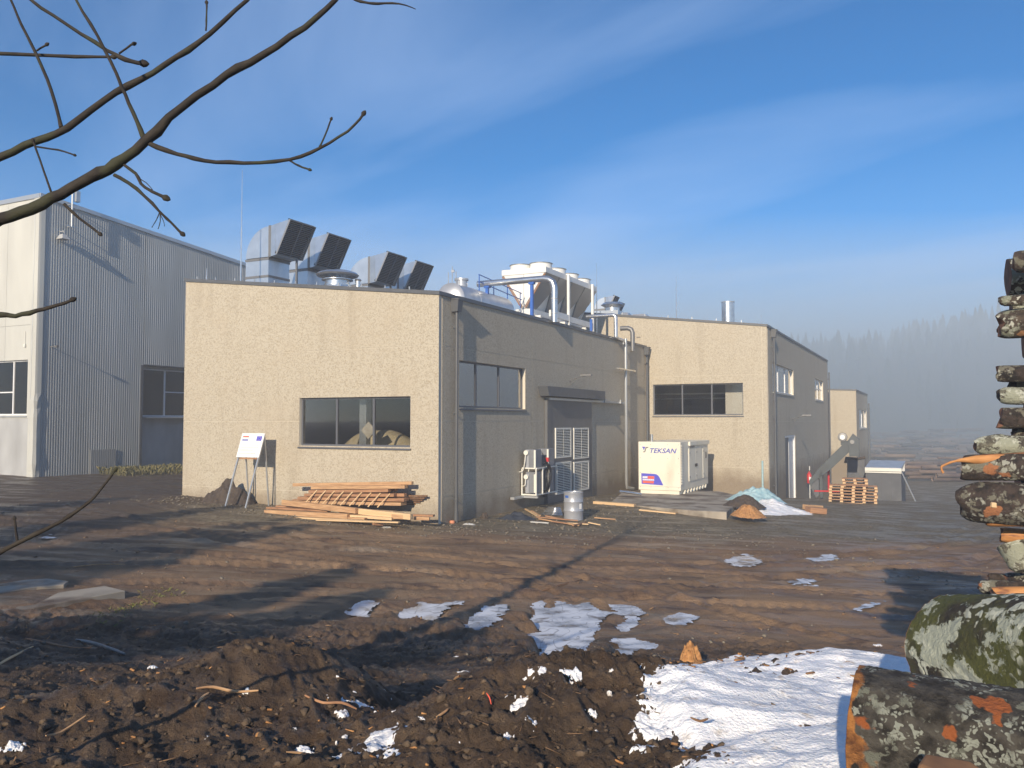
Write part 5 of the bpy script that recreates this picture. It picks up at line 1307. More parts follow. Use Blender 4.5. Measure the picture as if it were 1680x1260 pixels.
def bag(name, label, cat, px, py, rx, ry, h, m, seed, rot=0.0):
    p = on_ground(px, py); return heap(name, label, cat, p.x, p.y, rx, ry, h, M[m], seed, rot, rough_=.9, n=30, sharp=1.6)
bag('black_bag', 'crumpled black plastic bag at the corner downpipe beside the timber', 'plastic bag', 715, 852, .42, .22, .3, 'tarp', 3)
bag('dark_sheet', 'dark shiny plastic sheet on the ground left of the bent metal sheet', 'plastic sheet', 846, 852, .75, .25, .22, 'tarp', 5, .1)
bag('white_scrap', 'white rag lying on the ground right of the corner downpipe', 'rag', 770, 861, .26, .12, .07, 'sack', 6)
bag('stone_block', 'rough brown stone at the foot of the side wall', 'stone', 795, 851, .16, .12, .2, 'soil', 8)
bag('flat_stone', 'flat pale stone in front of the timber pile', 'stone', 634, 866, .24, .12, .06, 'plinth', 8)
MB_ = MB().lathe([(.075, -.1), (.085, .05), (.07, .08), (.02, .08)], n=16).build('orange_drain_collar', mat('drain_orange', (.65, .26, .14), rough=.6)); q = on_ground(742, 858); MB_.location = (q.x, q.y, q.z); tag(MB_, 'orange drain collar at the foot of the corner downpipe', 'drain pipe')
# bent metal sheet
p = on_ground(901, 846); t = MB()
prof = [(.5 * math.sin(a_ * .13), .02 + .5 - .5 * math.cos(a_ * .13)) for a_ in range(9)]
for k in range(8):
    a, b_ = prof[k], prof[k + 1]; t.poly([(-.42 + .03 * k, a[0], a[1]), (.52 - .03 * k, a[0], a[1]), (.52 - .03 * (k + 1), b_[0], b_[1]), (-.42 + .03 * (k + 1), b_[0], b_[1])])
o = t.build('bent_metal_sheet', M['chrome'], smooth=True); o.location = (p.x, p.y, p.z); o.rotation_euler = (0, 0, -.35); tag(o, 'curved piece of bright sheet metal lying left of the drum', 'metal sheet')
sm = o.modifiers.new('thick', 'SOLIDIFY'); sm.thickness = .006
# scrap wood around the drum
for i, (A, B, m_, lab) in enumerate([((862, 835), (884, 848), 'lumberp', 'pale splintered board leaning left of the bent sheet'), ((872, 838), (886, 846), 'lumber', 'second splintered board left of the bent sheet'),
        ((880, 848), (948, 854), 'lumberb', 'long brown lath lying in front of the drum'), ((884, 851), (950, 862), 'lumber', 'orange lath crossing low in front of the drum'),
        ((905, 855), (940, 860), 'lumberb', 'short brown lath below the drum'), ((895, 846), (930, 853), 'lumberb', 'brown lath just left of the drum foot'), ((930, 858), (965, 860), 'lumberp', 'pale broken lath right below the drum'),
        ((940, 862), (962, 857), 'lumberb', 'broken brown stub under the drum on the right'), ((965, 857), (985, 861), 'lumberp', 'thin pale stick on the ground right of the drum'), ((870, 856), (900, 858), 'sack', 'white bent strip lying in front of the metal sheet'),
        ((975, 849), (1010, 852), 'lumber', 'thin orange stick further right of the drum')]):
    a = on_ground(*A, h=.06 + .02 * (i % 3)); b = on_ground(*B, h=.05); d = b - a
    ob = MB().box(-d.length / 2, d.length / 2, -.035, .035, -.018, .018).build('lath', M[m_], None); ob.location = (a + b) / 2; ob.rotation_euler = d.to_track_quat('X', 'Z').to_euler(); tag(ob, lab, 'scrap wood', 'scrap wood around the drum')
for i, (A, B, w, h, m_, lab) in enumerate([((975, 824), (1042, 829), .25, .10, 'lumberp', 'pale timber kerb left of the generator slab'), ((1050, 836), (1110, 842), .3, .05, 'lumberp', 'flat pale board along the front of the generator slab'),
        ((1150, 843), (1190, 846), .25, .05, 'lumberp', 'flat pale board at the right front of the slab'), ((1325, 836), (1352, 838), .5, .22, 'lumberb', 'brown timber stack end behind the white snow heap'), ((1322, 832), (1345, 833), .4, .2, 'lumber', 'orange timber just above the brown stack end')]):
    a = on_ground(*A, h=h / 2); b = on_ground(*B, h=h / 2); d = b - a
    ob = MB().box(-d.length / 2, d.length / 2, -w / 2, w / 2, -h / 2, h / 2).build('timber', M[m_], None, bevel=.005); ob.location = (a + b) / 2; ob.rotation_euler = d.to_track_quat('X', 'Z').to_euler(); tag(ob, lab, 'timber')
# --- snow heap with chips and bags at the second hall
P1 = [on_ground(*q) for q in [(1185, 836), (1203, 823), (1240, 815), (1285, 826), (1330, 836), (1375, 853), (1340, 849), (1270, 849), (1205, 847)]]
poly = [(q.x, q.y) for q in P1]
o = snow_patch(poly, .38, .06, amp=.35, sc=1.3, ragged=.3); o['label'] = 'white snow heap in front of the second hall'
p = on_ground(1228, 842, .30); heap('chip_heap', 'orange heap of wood chips on the white snow near the generator', 'chip heap', p.x, p.y, .55, .45, .42, M['chips'], 14, rough_=.5, lift=.30)
p = on_ground(1222, 826, .28); heap('bark_heap', 'brown heap of bark between the orange chips and the blue plastic', 'bark heap', p.x, p.y, .7, .5, .42, M['soil'], 15, rough_=.5, lift=.28)
p = on_ground(1240, 819, .22); heap('blue_plastic', 'crumpled pale blue plastic sheet behind the bark heap', 'plastic sheet', p.x + .1, p.y + .2, 1.1, .6, .48, M['bluebag'], 16, rough_=.9, lift=.22)

# --- conveyor by the second hall
cy = 47.5; pc = lambda px, py, Y=cy: at(px, py, Y)
base = pc(1348, 818); t = thing('conveyor', 'blue-grey inclined conveyor with motor on top standing beside the second hall', 'conveyor', (base.x, base.y, base.z))
CR = -.40; t.rotation_euler = (0, 0, CR); CX = Vector((math.cos(CR), math.sin(CR), 0)); CN = Vector((-math.sin(CR), math.cos(CR), 0))
def facing(b0_):
    def f_(px, py): q = on_plane(px, py, b0_, CN); return (q - b0_).dot(CX), q.z - b0_.z
    return f_
XZ = facing(base.copy())
def slab_px(pts, y0, y1, name, m, par): 
    P = [XZ(*q) for q in pts]; return MB().hexa([(x, y0, z) for x, z in P], [(x, y1, z) for x, z in P]).build(name, M[m], par, bevel=.01)
slab_px([(1327, 789), (1343, 768), (1384, 728), (1393, 722), (1404, 735), (1393, 742), (1363, 770), (1351, 779), (1334, 792), (1330, 799)], 0, .75, 'trough', 'conv', t)
slab_px([(1392.5, 735), (1391, 723), (1399, 711.5), (1410.5, 721), (1410, 749), (1393.5, 749)], -.06, .82, 'head_chute', 'conv', t)
slab_px([(1330, 797), (1343, 782), (1344.5, 812), (1339, 817), (1329.5, 800)], .05, .7, 'boot', 'binsheet', t)
slab_px([(1344, 776), (1349.5, 772), (1350, 818), (1345, 818)], .0, .08, 'leg', 'conv', t)
slab_px([(1344, 776), (1349.5, 772), (1350, 818), (1345, 818)], .67, .75, 'leg', 'conv', t)
x, z = XZ(1382, 717.5); mo = MB().lathe([(.06, -.3), (.24, -.28), (.26, 0), (.24, .22), (.1, .28)], (x, .35, z), 18, 'y').build('motor', M['flange'], t, smooth=True)
MB().lathe([(.14, -.36), (.14, -.29), (.03, -.3)], (x, .35, z), 18, 'y').build('fan_cover', M['steel'], mo, smooth=True)
MB().box(x - .1, x + .5, .15, .55, z - .45, z - .2).build('motor_bracket', M['conv'], t)
x, z = XZ(1398, 725); MB().lathe([(.12, -.12), (.12, -.07), (.02, -.11)], (x, 0, z), 14, 'y').build('bearing', M['flange'], t)
# hopper bag
base = pc(1403, 789, 49.5); t = thing('hopper_sack', 'big dark grey collecting sack under the conveyor chute with sawdust on its rim', 'sack', (base.x, base.y, base.z - .5))
t.rotation_euler = (0, 0, CR); fq_ = facing(base.copy()); Q = lambda px, py: (fq_(px, py)[0], fq_(px, py)[1] + .5)
P = [Q(1389, 790), (Q(1420, 790)), Q(1419.5, 752), Q(1390, 752.5)]
mb = MB(); mb.hexa([(P[0][0], 0, P[0][1] - .5), (P[1][0], 0, P[1][1] - .5), (P[2][0], 0, P[2][1]), (P[3][0], 0, P[3][1])], [(P[0][0], 1.1, P[0][1] - .5), (P[1][0], 1.1, P[1][1] - .5), (P[2][0], 1.1, P[2][1]), (P[3][0], 1.1, P[3][1])]); mb.build('body', M['binsheet'], t, bevel=.05)
mb = MB(); mb.hexa([(P[3][0] + .03, -.02, P[3][1] - .05), (P[2][0] - .2, -.02, P[2][1] - .6), (P[1][0], -.02, P[1][1] + .3), (P[1][0] - .1, -.02, P[1][1] + .1)], [(P[3][0] + .03, -.005, P[3][1] - .05), (P[2][0] - .2, -.005, P[2][1] - .6), (P[1][0], -.005, P[1][1] + .3), (P[1][0] - .1, -.005, P[1][1] + .1)]); mb.build('fold', M['darkgrey'], t)
mb = MB(); mb.tube([(P[3][0] - .1, .0, P[3][1] - .25), (P[3][0] - .05, -.05, P[3][1] + .02), (P[2][0] * .3, -.05, P[2][1] - .02), (P[2][0], -.02, P[2][1] + .05)], [.09, .11, .07, .08], 8); mb.build('rim', M['soil'], t, smooth=True)
# grey lidded bin
base = at(1449, 825, 47.0); t = thing('covered_bin', 'dark sheeted bin with pale sloping lid right of the pallet stacks', 'bin', (base.x, base.y, base.z))
t.rotation_euler = (0, 0, CR - .12); Q = facing(base.copy())
(x0, _), (x1, _) = Q(1421, 800), Q(1479, 800); z1 = Q(1450, 776)[1]
mb = MB()
for k in range(7):
    xa, xb = x0 + (x1 - x0) * k / 7, x0 + (x1 - x0) * (k + 1) / 7; o_ = .03 * (k % 2); mb.hexa([(xa, o_, -.3), (xb, o_, -.3), (xb, 2.6, -.3), (xa, 2.6, -.3)], [(xa, o_, z1), (xb, o_, z1), (xb, 2.6, z1), (xa, 2.6, z1)])
mb.build('sheeted_body', M['binsheet'], t)
mb = MB(); mb.box(x0 - .04, x1 + .03, -.08, .06, z1 + .002, z1 + .07); mb.box(x0 - .04, x1 + .03, -.10, .06, z1 + .10, z1 + .27); mb.build('lid_edge', M['rackwhite'], t)
mb = MB(); mb.hexa([(x0 - .04, -.1, z1 + .272), (x1 + .03, -.1, z1 + .272), (x1 + .03, 2.6, z1 + .56), (x0 - .04, 2.6, z1 + .56)], [(x0 - .04, -.1, z1 + .30), (x1 + .03, -.1, z1 + .30), (x1 + .03, 2.6, z1 + .60), (x0 - .04, 2.6, z1 + .60)]); mb.box(x0, x1, 2.4, 2.55, z1 + .003, z1 + .53); mb.build('lid', M['tank'], t)
MB().beam((x1 + .05, -.1, z1 + .05), (x1 + .95, -.4, -.35), .05, .05).build('prop', M['steel'], t)
# extinguisher + wall post, red stand
p = H2.wld(.25, H2.Sd(1321, 783)[0]); z = at(1324, 784, p.y).z
t = thing('fire_extinguisher', 'red fire extinguisher hung at the second hall wall beside the conveyor foot', 'fire extinguisher', (p.x, p.y, z - .35), RZ)
MB().lathe([(.13, 0), (.15, .05), (.15, .55), (.1, .66), (.04, .70), (.04, .78)], n=18).build('cylinder', M['red'], t, smooth=True); curved(.2, .42, -60, .14, .154).build('label', M['paper'], t)
MB().box(-.03, .12, -.03, .03, .78, .84).build('valve', M['rubber'], t); MB().box(-.02, .04, .16, .2, -1.3, 1.1).build('post', M['steel'], t)
a, b = at(1336, 804, 46), at(1368, 806, 46)
t = thing('red_pipe_stand', 'low red bar running behind the pallet stacks with a red upright', 'pipe stand', (b.x, b.y, b.z - .3))
MB().beam((a.x - b.x, 0, .32), (0.3, 0, .3), .08, .08).build('bar', M['red'], t); MB().beam((.55, 2.2, .2), (.55, 2.2, at(1378, 770, 48).z - b.z + .3), .09, .09).build('upright', M['red'], t)
# --- pallets
def make_pallet(loc, rz, label, src=[None]):
    if src[0] is None:
        t = thing('pallet', label, 'pallet', loc, rz, 'wooden pallets stacked by the conveyor'); wq, lq = 1.2, .8
        for k in range(5): y = -.4 + k * .2 - (0 if k == 0 else 0); MB().box(-.6, .6, -.4 + k * .17, -.4 + k * .17 + .12, .122, .144).build('top_board', M['lumberb'], t)
        for y in (-.4, -.06, .28): MB().box(-.6, .6, y, y + .11, 0, .022).build('bottom_board', M['lumber'], t)
        for x in (-.6, -.07, .46):
            for y in (-.4, -.06, .28): MB().box(x, x + .14, y + .002, y + .108, .0222, .0995).build('block', M['lumberp'], t)
            MB().box(x, x + .14, -.398, .388, .0998, .1218).build('stringer', M['lumberb'], t)
        src[0] = t; return t
    c = dup(src[0]); c.location = loc; c.rotation_euler = (0, 0, rz); c['label'] = label; return c
words_ = ['bottom', 'second', 'third', 'fourth', 'fifth', 'top']
for st, (px, nm) in enumerate(((1381.5, 'left'), (1418.5, 'right'))):
    Y = 42.0; p = at(px, 820, Y); zb = at(px, 823.5 if st == 0 else 825.5, Y).z
    for k in range(6): make_pallet((p.x + rb.uniform(-.03, .03), p.y + rb.uniform(-.03, .03), zb + k * .146), -.40 + rb.uniform(-.03, .03), words_[k] + ' pallet of the ' + nm + ' front pallet stack')
p = at(1403, 800, 43.0); zb = at(1403, 793.5, 43.0).z
for k in range(6): make_pallet((p.x, p.y, zb - .146 * 5 + k * .146 + .14), -.4 + rb.uniform(-.04, .04), words_[k] + ' pallet of the rear stack half hidden behind the two front ones')
o = MB().box(-.7, .6, -.06, .06, 0, .04).build('loose_board', M['lumber']); q = at(1395, 826.5, 41.3); o.location = (q.x, q.y, q.z); tag(o, 'loose orange board on the ground before the pallet stacks', 'board')
# --- covered machine behind the first hall's window, and a carton
q = H1.F(575, 715); c = H1.wld(q[0] - .1, 2.2, .4)
X_, Y_ = np.meshgrid(np.linspace(-1, 1, 40), np.linspace(-1, 1, 24)); d = np.abs(X_) ** 2.6 + np.abs(Y_) ** 2.4
Zq = np.where(d < 1, (1 - np.clip(d, 0, 1)) ** .42, 0) * 2.35 * (1 - .22 * X_ * (X_ > 0)) + .02 * np.sin(X_ * 9 + Y_ * 4)
o = gridmesh('covered_machine', X_ * 2.35, Y_ * 1.0, Zq, M['bib']); o.location = c; o.rotation_euler = (0, 0, RZ); tag(o, 'large object under a beige cover behind the front window', 'covered machine')
q = H1.F(592, 706); o = MB().box(-.21, .21, -.03, .03, -.21, .21).build('square_panel', M['sack'], bevel=.005); w_ = H1.wld(q[0] - .05, .5); o.location = (w_.x, w_.y, at(592, 706, w_.y).z); o.rotation_euler = (0, R(45), RZ); tag(o, 'white square panel leaning on its corner behind the front window', 'panel')

# --- left side: concrete slab, grass, debris
cl = [on_ground(*q, h=.14) for q in [(30, 1010), (206, 967), (150, 958), (60, 962), (-60, 985), (-60, 1030)]]
z_ = cl[1].z; c0 = cl[1]
def flat(px, py): d = raydir(px, py); t_ = (z_ - EYE.z) / d.z; return EYE + d * t_
P = [flat(*q) for q in [(-70, 1026), (25, 1003), (206, 969), (172, 961), (95, 972), (60, 990), (-70, 1002)]]
o = MB().hexa([(p.x - c0.x, p.y - c0.y, -.5) for p in P], [(p.x - c0.x, p.y - c0.y, 0) for p in P]).build('concrete_kerb', M['concrete'], bevel=.012); o.location = (c0.x, c0.y, z_); tag(o, 'low concrete slab edge half buried in mud at the left', 'concrete slab')
P = [flat(*q) for q in [(-70, 970), (40, 952), (78, 950), (112, 954), (105, 960), (60, 964), (-70, 985)]]
o = MB().hexa([(p.x - c0.x, p.y - c0.y, -.4) for p in P], [(p.x - c0.x, p.y - c0.y, .01) for p in P]).build('concrete_slab', M['concrete'], bevel=.01); o.location = (c0.x, c0.y, z_); tag(o, 'broken pale concrete slab behind the low slab edge at the left', 'concrete slab')
def blades(n, region, h, m, label, lean=.3):
    V = []; F = []
    for i in range(n):
        x, y = region(); z = gz(x, y) - .01 if i % 1 == 0 else 0; hh = h * rng.uniform(.4, 1.2); a = rng.uniform(0, 6.28); w = .006 + h * .012; lx, ly = rng.normal(0, lean, 2) * hh
        b = len(V); V += [(x - w * math.cos(a), y - w * math.sin(a), z), (x + w * math.cos(a), y + w * math.sin(a), z), (x + lx * .5, y + ly * .5, z + hh * .65), (x + lx, y + ly, z + hh * .8)]; F.append((b, b + 1, b + 2)); F.append((b + 1, b + 3, b + 2))
    return tag(npmesh('grass', V, F, m), label, 'grass', kind='stuff')
DRY = mat('dry_grass', (.20, .17, .07), (.10, .10, .04), scale=3, rough=.9)
def reg1():
    a = rng.uniform(0, 1); p = H4.wld(.3 + abs(rng.normal(0, .9)), 3 + 9 * a); return p.x, p.y
blades(2600, reg1, .45, DRY, 'dry grass and weeds at the foot of the sheet metal hall')
def reg2():
    a = rng.random(); q = (150 + 130 * a, 1030 - 60 * a); p = on_ground(q[0] + rng.normal(0, 14), q[1] + rng.normal(0, 5)); return p.x, p.y
blades(260, reg2, .07, mat('green_grass', (.12, .15, .03), (.2, .18, .06), scale=3, rough=.9), 'tufts of short green grass beside the slab edge', .6)
def stick(label, pts, r, m='lumber', name='stick', group='sticks lying on the mud', h=.02, n=8):
    P = [on_ground(*q, h=h) for q in pts]; P = [Vector((p.x, p.y, gz(p.x, p.y) + h)) for p in P]; c = P[0].copy(); P = smooth_path([p - c for p in P], 3)
    rs = [r * (1 - .45 * abs(2 * i / (len(P) - 1) - 1) ** 2) for i in range(len(P))]
    o = MB().tube(P, rs, n, jit=.12).build(name, M[m], smooth=True); o.location = c; return tag(o, label, 'stick', group)
stick('curved orange root on the dark mound left of the centre', [(322, 1142), (350, 1137), (385, 1138), (424, 1144)], .008)
stick('short orange twig just below the curved root', [(320, 1176), (330, 1164), (342, 1155)], .008)
stick('yellow stick at the left edge pointing down out of the picture', [(-40, 1118), (0, 1094), (30, 1076), (54, 1062)], .013, 'lumberp')
stick('grey weathered branch end lying in the shade at the left', [(125, 1053), (160, 1062), (205, 1078)], .022, 'flange')
stick('brown branch with orange broken tips in the shade at the left', [(42, 1052), (70, 1058), (120, 1062), (150, 1066)], .014, 'lumberb')
stick('thin dark stick across the yard right of the middle puddle', [(885, 968), (920, 962), (955, 952)], .018, 'endgrain')
stick('pale thin stick lying left of the centre on the yard', [(120, 932), (160, 930), (205, 928)], .014, 'lumber')
stick('orange splinter on the mound near the white scrap of snow', [(716, 1190), (728, 1182), (735, 1177)], .006)
stick('small orange splinter higher up the middle mound', [(732, 1140), (748, 1138), (762, 1137)], .006)
stick('long brown root in front of the hollow between the mounds', [(500, 1155), (530, 1165), (560, 1168), (585, 1172)], .008, 'lumberb')
stick('thin twig curving on the lower left mound', [(75, 1215), (100, 1200), (140, 1186)], .005, 'lumber')
stick('orange twig near the bottom left of the mound', [(470, 1255), (500, 1248), (540, 1240)], .006, 'lumber')
stick('dark red leaf stem on the middle mound', [(798, 1156), (803, 1160), (806, 1163)], .0035, 'salmon')
stick('short stick lying on the snow near its middle', [(1133, 1196), (1148, 1197), (1162, 1199)], .006, 'endgrain', h=.14)
p = Vector((2.62, 6.9, 0)); p.z = gz(p.x, p.y)
o = MB().tube([(0, 0, -.05), (.0, 0, .12), (-.03, 0, .26)], [.014, .013, .012], 8, jit=.1).build('snow_stake', M['lumberp']); o.location = (p.x, p.y, p.z); tag(o, 'short wooden stake standing up out of the snow', 'stake')
for (px, py, r_, hh, lab) in ((1135, 1085, .16, .26, 'bright orange heap of chips at the back edge of the snow'), (1215, 1078, .13, .12, 'small orange heap of chips right of the bigger one behind the snow')):
    p = on_ground(px, py + 8); heap('chip_heap', lab, 'chip heap', p.x, p.y + .05, r_, r_ * .8, hh * .8, M['chips'], int(px), rough_=1.3, sharp=2.0)
for (px, py, rx, ry, h_, lab) in ((1458, 1030, .0, .0, 0, ''),): pass
# ------------------------------------------------------------------ logs
def bark_mat(name, base, dark, lichen, pale, orange=None, moss=None, s=1.0, lich_lo=.54, orl=.66, endo=False):
    m = bpy.data.materials.new(name); m.use_nodes = True; t = m.node_tree; L = t.links; b = t.nodes['Principled BSDF']; b.inputs['Roughness'].default_value = .85
    tc = t.nodes.new('ShaderNodeTexCoord'); oi = t.nodes.new('ShaderNodeObjectInfo'); mp = t.nodes.new('ShaderNodeMapping'); mu = t.nodes.new('ShaderNodeMath'); mu.operation = 'MULTIPLY'; mu.inputs[1].default_value = 23
    L.new(oi.outputs['Random'], mu.inputs[0]); L.new(mu.outputs[0], mp.inputs['Location']); L.new(tc.outputs['Object'], mp.inputs[0]); V = mp.outputs[0]
    def noise(sc, d=5, r=.6, v=V):
        n = t.nodes.new('ShaderNodeTexNoise'); n.inputs['Scale'].default_value = sc; n.inputs['Detail'].default_value = d; n.inputs['Roughness'].default_value = r; L.new(v, n.inputs['Vector']); return n.outputs['Fac']
    def rmp(f, a, z):
        n = t.nodes.new('ShaderNodeMapRange'); n.inputs['From Min'].default_value = a; n.inputs['From Max'].default_value = z; L.new(f, n.inputs['Value']); return n.outputs[0]
    def mix(f, a, c):
        n = t.nodes.new('ShaderNodeMixRGB'); L.new(f, n.inputs[0])
        for k, q in ((1, a), (2, c)):
            if isinstance(q, tuple): n.inputs[k].default_value = q + (1,)
            else: L.new(q, n.inputs[k])
        return n.outputs[0]
    c = mix(rmp(noise(9 * s), .38, .62), dark, base)
    if moss: c = mix(rmp(noise(2.0 * s, 5), .42, .55), c, moss)
    c = mix(rmp(noise(5 * s, 6, .65), lich_lo, lich_lo + .025), c, lichen)
    vo = t.nodes.new('ShaderNodeTexVoronoi'); vo.inputs['Scale'].default_value = 17 * s
    vd = t.nodes.new('ShaderNodeMixRGB'); vd.inputs[0].default_value = .12; L.new(V, vd.inputs[1]); nn = t.nodes.new('ShaderNodeTexNoise'); nn.inputs['Scale'].default_value = 12 * s; L.new(V, nn.inputs['Vector']); L.new(nn.outputs['Color'], vd.inputs[2]); L.new(vd.outputs[0], vo.inputs['Vector'])
    spot = t.nodes.new('ShaderNodeMath'); spot.operation = 'MULTIPLY'; L.new(rmp(vo.outputs['Distance'], .46, .36), spot.inputs[0]); L.new(rmp(noise(2.6 * s, 3), .50, .56), spot.inputs[1])
    c = mix(spot.outputs[0], c, pale)
    if orange: c = mix(rmp(noise(3.0 * s, 4, .5), orl, orl + .02), c, orange)
    if endo:      # bark torn off near the sawn end
        se = t.nodes.new('ShaderNodeSeparateXYZ'); L.new(tc.outputs['Object'], se.inputs[0])
        ma = t.nodes.new('ShaderNodeMath'); ma.operation = 'MULTIPLY_ADD'; ma.inputs[1].default_value = .45; L.new(noise(4, 4, .6, tc.outputs['Object']), ma.inputs[0]); L.new(se.outputs['X'], ma.inputs[2])
        mz = t.nodes.new('ShaderNodeMath'); mz.operation = 'MULTIPLY_ADD'; mz.inputs[1].default_value = .6; zab = t.nodes.new('ShaderNodeMath'); zab.operation = 'ABSOLUTE'; L.new(se.outputs['Z'], zab.inputs[0]); L.new(zab.outputs[0], mz.inputs[0]); L.new(ma.outputs[0], mz.inputs[2])
        c = mix(rmp(mz.outputs[0], .335, .322), c, mix(rmp(noise(22, 6), .35, .62), (.50, .21, .055), (.15, .055, .02)))
    L.new(c, b.inputs['Base Color'])
    bp = t.nodes.new('ShaderNodeBump'); bp.inputs['Strength'].default_value = 1; bp.inputs['Distance'].default_value = .03; L.new(noise(26 * s, 6, .7), bp.inputs['Height']); L.new(bp.outputs[0], b.inputs['Normal'])
    return m
BK = [bark_mat('beech_bark', (.10, .075, .055), (.035, .026, .02), (.26, .27, .20), (.50, .50, .42), (.40, .20, .09), s=1.3),
      bark_mat('dark_bark', (.07, .05, .04), (.02, .016, .014), (.17, .16, .12), (.36, .36, .30), (.36, .15, .065), s=1.3, orl=.63),
      bark_mat('grey_lichen_bark', (.20, .19, .14), (.06, .05, .04), (.36, .37, .28), (.52, .53, .44), s=1.6, lich_lo=.47)]
MOSSY = bark_mat('mossy_bark', (.055, .045, .03), (.022, .018, .012), (.42, .45, .36), (.62, .64, .52), moss=(.085, .092, .022), s=1.15, lich_lo=.545)
FRONTB = bark_mat('rough_grey_bark', (.10, .09, .075), (.022, .019, .016), (.19, .20, .16), (.36, .38, .32), (.38, .11, .03), s=2.0, lich_lo=.575, orl=.615, endo=True)
WOOD = mat('orange_cut_wood', (.55, .26, .09), (.36, .15, .05), scale=5, rough=.7, stretch=(1, 5, 5), lo=.3, hi=.7, bump=.4, c3=(.22, .09, .04), s3=5, lo3=.56, hi3=.64)
def log_mesh(r, L, n=28, seg=26, seed=1, taper=.06, lump=.10, bend=.02, flat=None, knots=(), rough_=0, blunt=0):
    """log along +x starting at x=0; returns (V, F side, F ends)"""
    a = np.linspace(0, 2 * math.pi, n, endpoint=False); xs = L * np.linspace(0, 1, seg + 1) ** (1.9 if blunt else 1)
    A, X = np.meshgrid(a, xs); rad = r * (1 - taper * X / L)
    cxx, cyy = np.cos(A), np.sin(A)
    rad = rad * (1 + lump * 2 * (fbm(cxx * 1.2 + X * .9 + seed, cyy * 1.2 + X * .4, 3, seed) - .5) + .05 * (billow(cxx * 4 + seed + X * 3, cyy * 4 + X * 1.2, 3, seed + 7) - .5))
    if rough_: rad = rad * (1 + rough_ * (billow(cxx * r * 34 + seed + 9, X * 34 + cyy * r * 34, 4, seed + 9) - .5) + rough_ * (fbm(cxx * r * 90, X * 90 + cyy * r * 90, 3, seed + 4) - .5))
    for (kx, ka, kr) in knots:
        dd = ((X - kx) / (kr * 1.3)) ** 2 + ((np.angle(np.exp(1j * (A - ka))) * r) / kr) ** 2; rad = rad + kr * .55 * np.exp(-dd)
    if blunt: rad = rad * (1 - blunt * np.exp(-X / (r * .30)))
    if flat is not None:   # split face: cut the log by a plane
        ang, dist = flat; proj = np.cos(A - ang) * rad; k = np.where(proj > dist * r, dist * r / np.maximum(proj, 1e-6), 1); rad = rad * k
    xo = X + (r * (.10 if not blunt else .9) * (fbm(cxx + seed, cyy, 2, seed) - .5)) * (1 - X / L)
    Y = rad * cxx + bend * np.sin(X / L * math.pi) * L; Z = rad * cyy
    V = np.stack([xo, Y, Z], -1).reshape(-1, 3); idx = np.arange((seg + 1) * n).reshape(seg + 1, n); j = np.roll(idx, -1, 1)
    F = np.stack([idx[:-1], idx[1:], j[1:], j[:-1]], -1).reshape(-1, 4); return V, F, n, seg
def make_log(name, label, pos, yaw, pitch, r, L, m, seed, cat='log', group=None, hidden=False, endm=None, **kw):
    V, F, n, seg = log_mesh(r, L, seed=seed, **kw)
    me_o = npmesh(name, V, F, m, smooth=True); me_o.location = pos; me_o.rotation_euler = (random.Random(seed).uniform(0, 6.28) if 'flat' not in kw and 'knots' not in kw else 0, -pitch, yaw)
    # end faces as fans, with rings of their own
    for k, e in enumerate((0, seg)):
        ring = V[e * n:(e + 1) * n]; c = ring.mean(0); sg = -1 if e == 0 else 1
        VV = [c + [sg * .004, 0, 0]]; 
        for f_ in (.35, .7, 1.0): VV += [c + (p - c) * f_ + [sg * .003 * (1.3 - f_), 0, 0] for p in ring]
        FF = []
        FF3 = [(0, 1 + i, 1 + (i + 1) % n) for i in range(n)]
        for q in range(2): FF += [(1 + q * n + i, 1 + (q + 1) * n + i, 1 + (q + 1) * n + (i + 1) % n, 1 + q * n + (i + 1) % n) for i in range(n)]
        me = bpy.data.meshes.new('cut_end'); me.from_pydata([tuple(v) for v in VV], [], FF3 + FF); me.materials.append(endm or WOOD); link(bpy.data.objects.new('cut_end', me), me_o)
    tag(me_o, label, cat, group); return me_o
# two big logs in the foreground, right
# big mossy trunk
a = at(1556, 1066, 3.9); b = at(1700, 1088, 3.4)
d = b - a; yaw = math.atan2(d.y, d.x); pit = math.atan2(d.z, math.hypot(d.x, d.y))
make_log('log', 'thick mossy log with large pale lichen patches at the right edge', a, yaw, pit, .225, 2.2, MOSSY, 5, taper=-.62, lump=.12, n=120, seg=150, rough_=.035, knots=[(.75, -1.2, .10)])
a = at(1402, 1186, 2.85); b = at(1760, 1265, 2.55)
d = b - a; yaw = math.atan2(d.y, d.x); pit = math.atan2(d.z, math.hypot(d.x, d.y))
lg = make_log('log', 'rough grey barked log with orange torn end lying on the snow in the foreground', a, yaw, pit, .178, 1.7, FRONTB, 12, taper=-.10, lump=.16, n=120, seg=130, knots=(), rough_=.05)
o = MB().prism([(0, -.03, 0), (.05, -.045, .01), (.14, -.04, .0), (.19, -.01, .005), (.15, .04, 0), (.03, .035, .0)], (0, 0, .028)).build('bark_slab', M['endgrain'], bevel=.01); q = at(1500, 1257, 2.45); o.location = q; o.rotation_euler = (.3, .1, -.3); tag(o, 'broken reddish piece of wood at the bottom edge below the grey log', 'wood piece')
ENDW = mat('weathered_end_grain', (.26, .12, .065), (.13, .065, .04), scale=7, rough=.85, bump=.5)
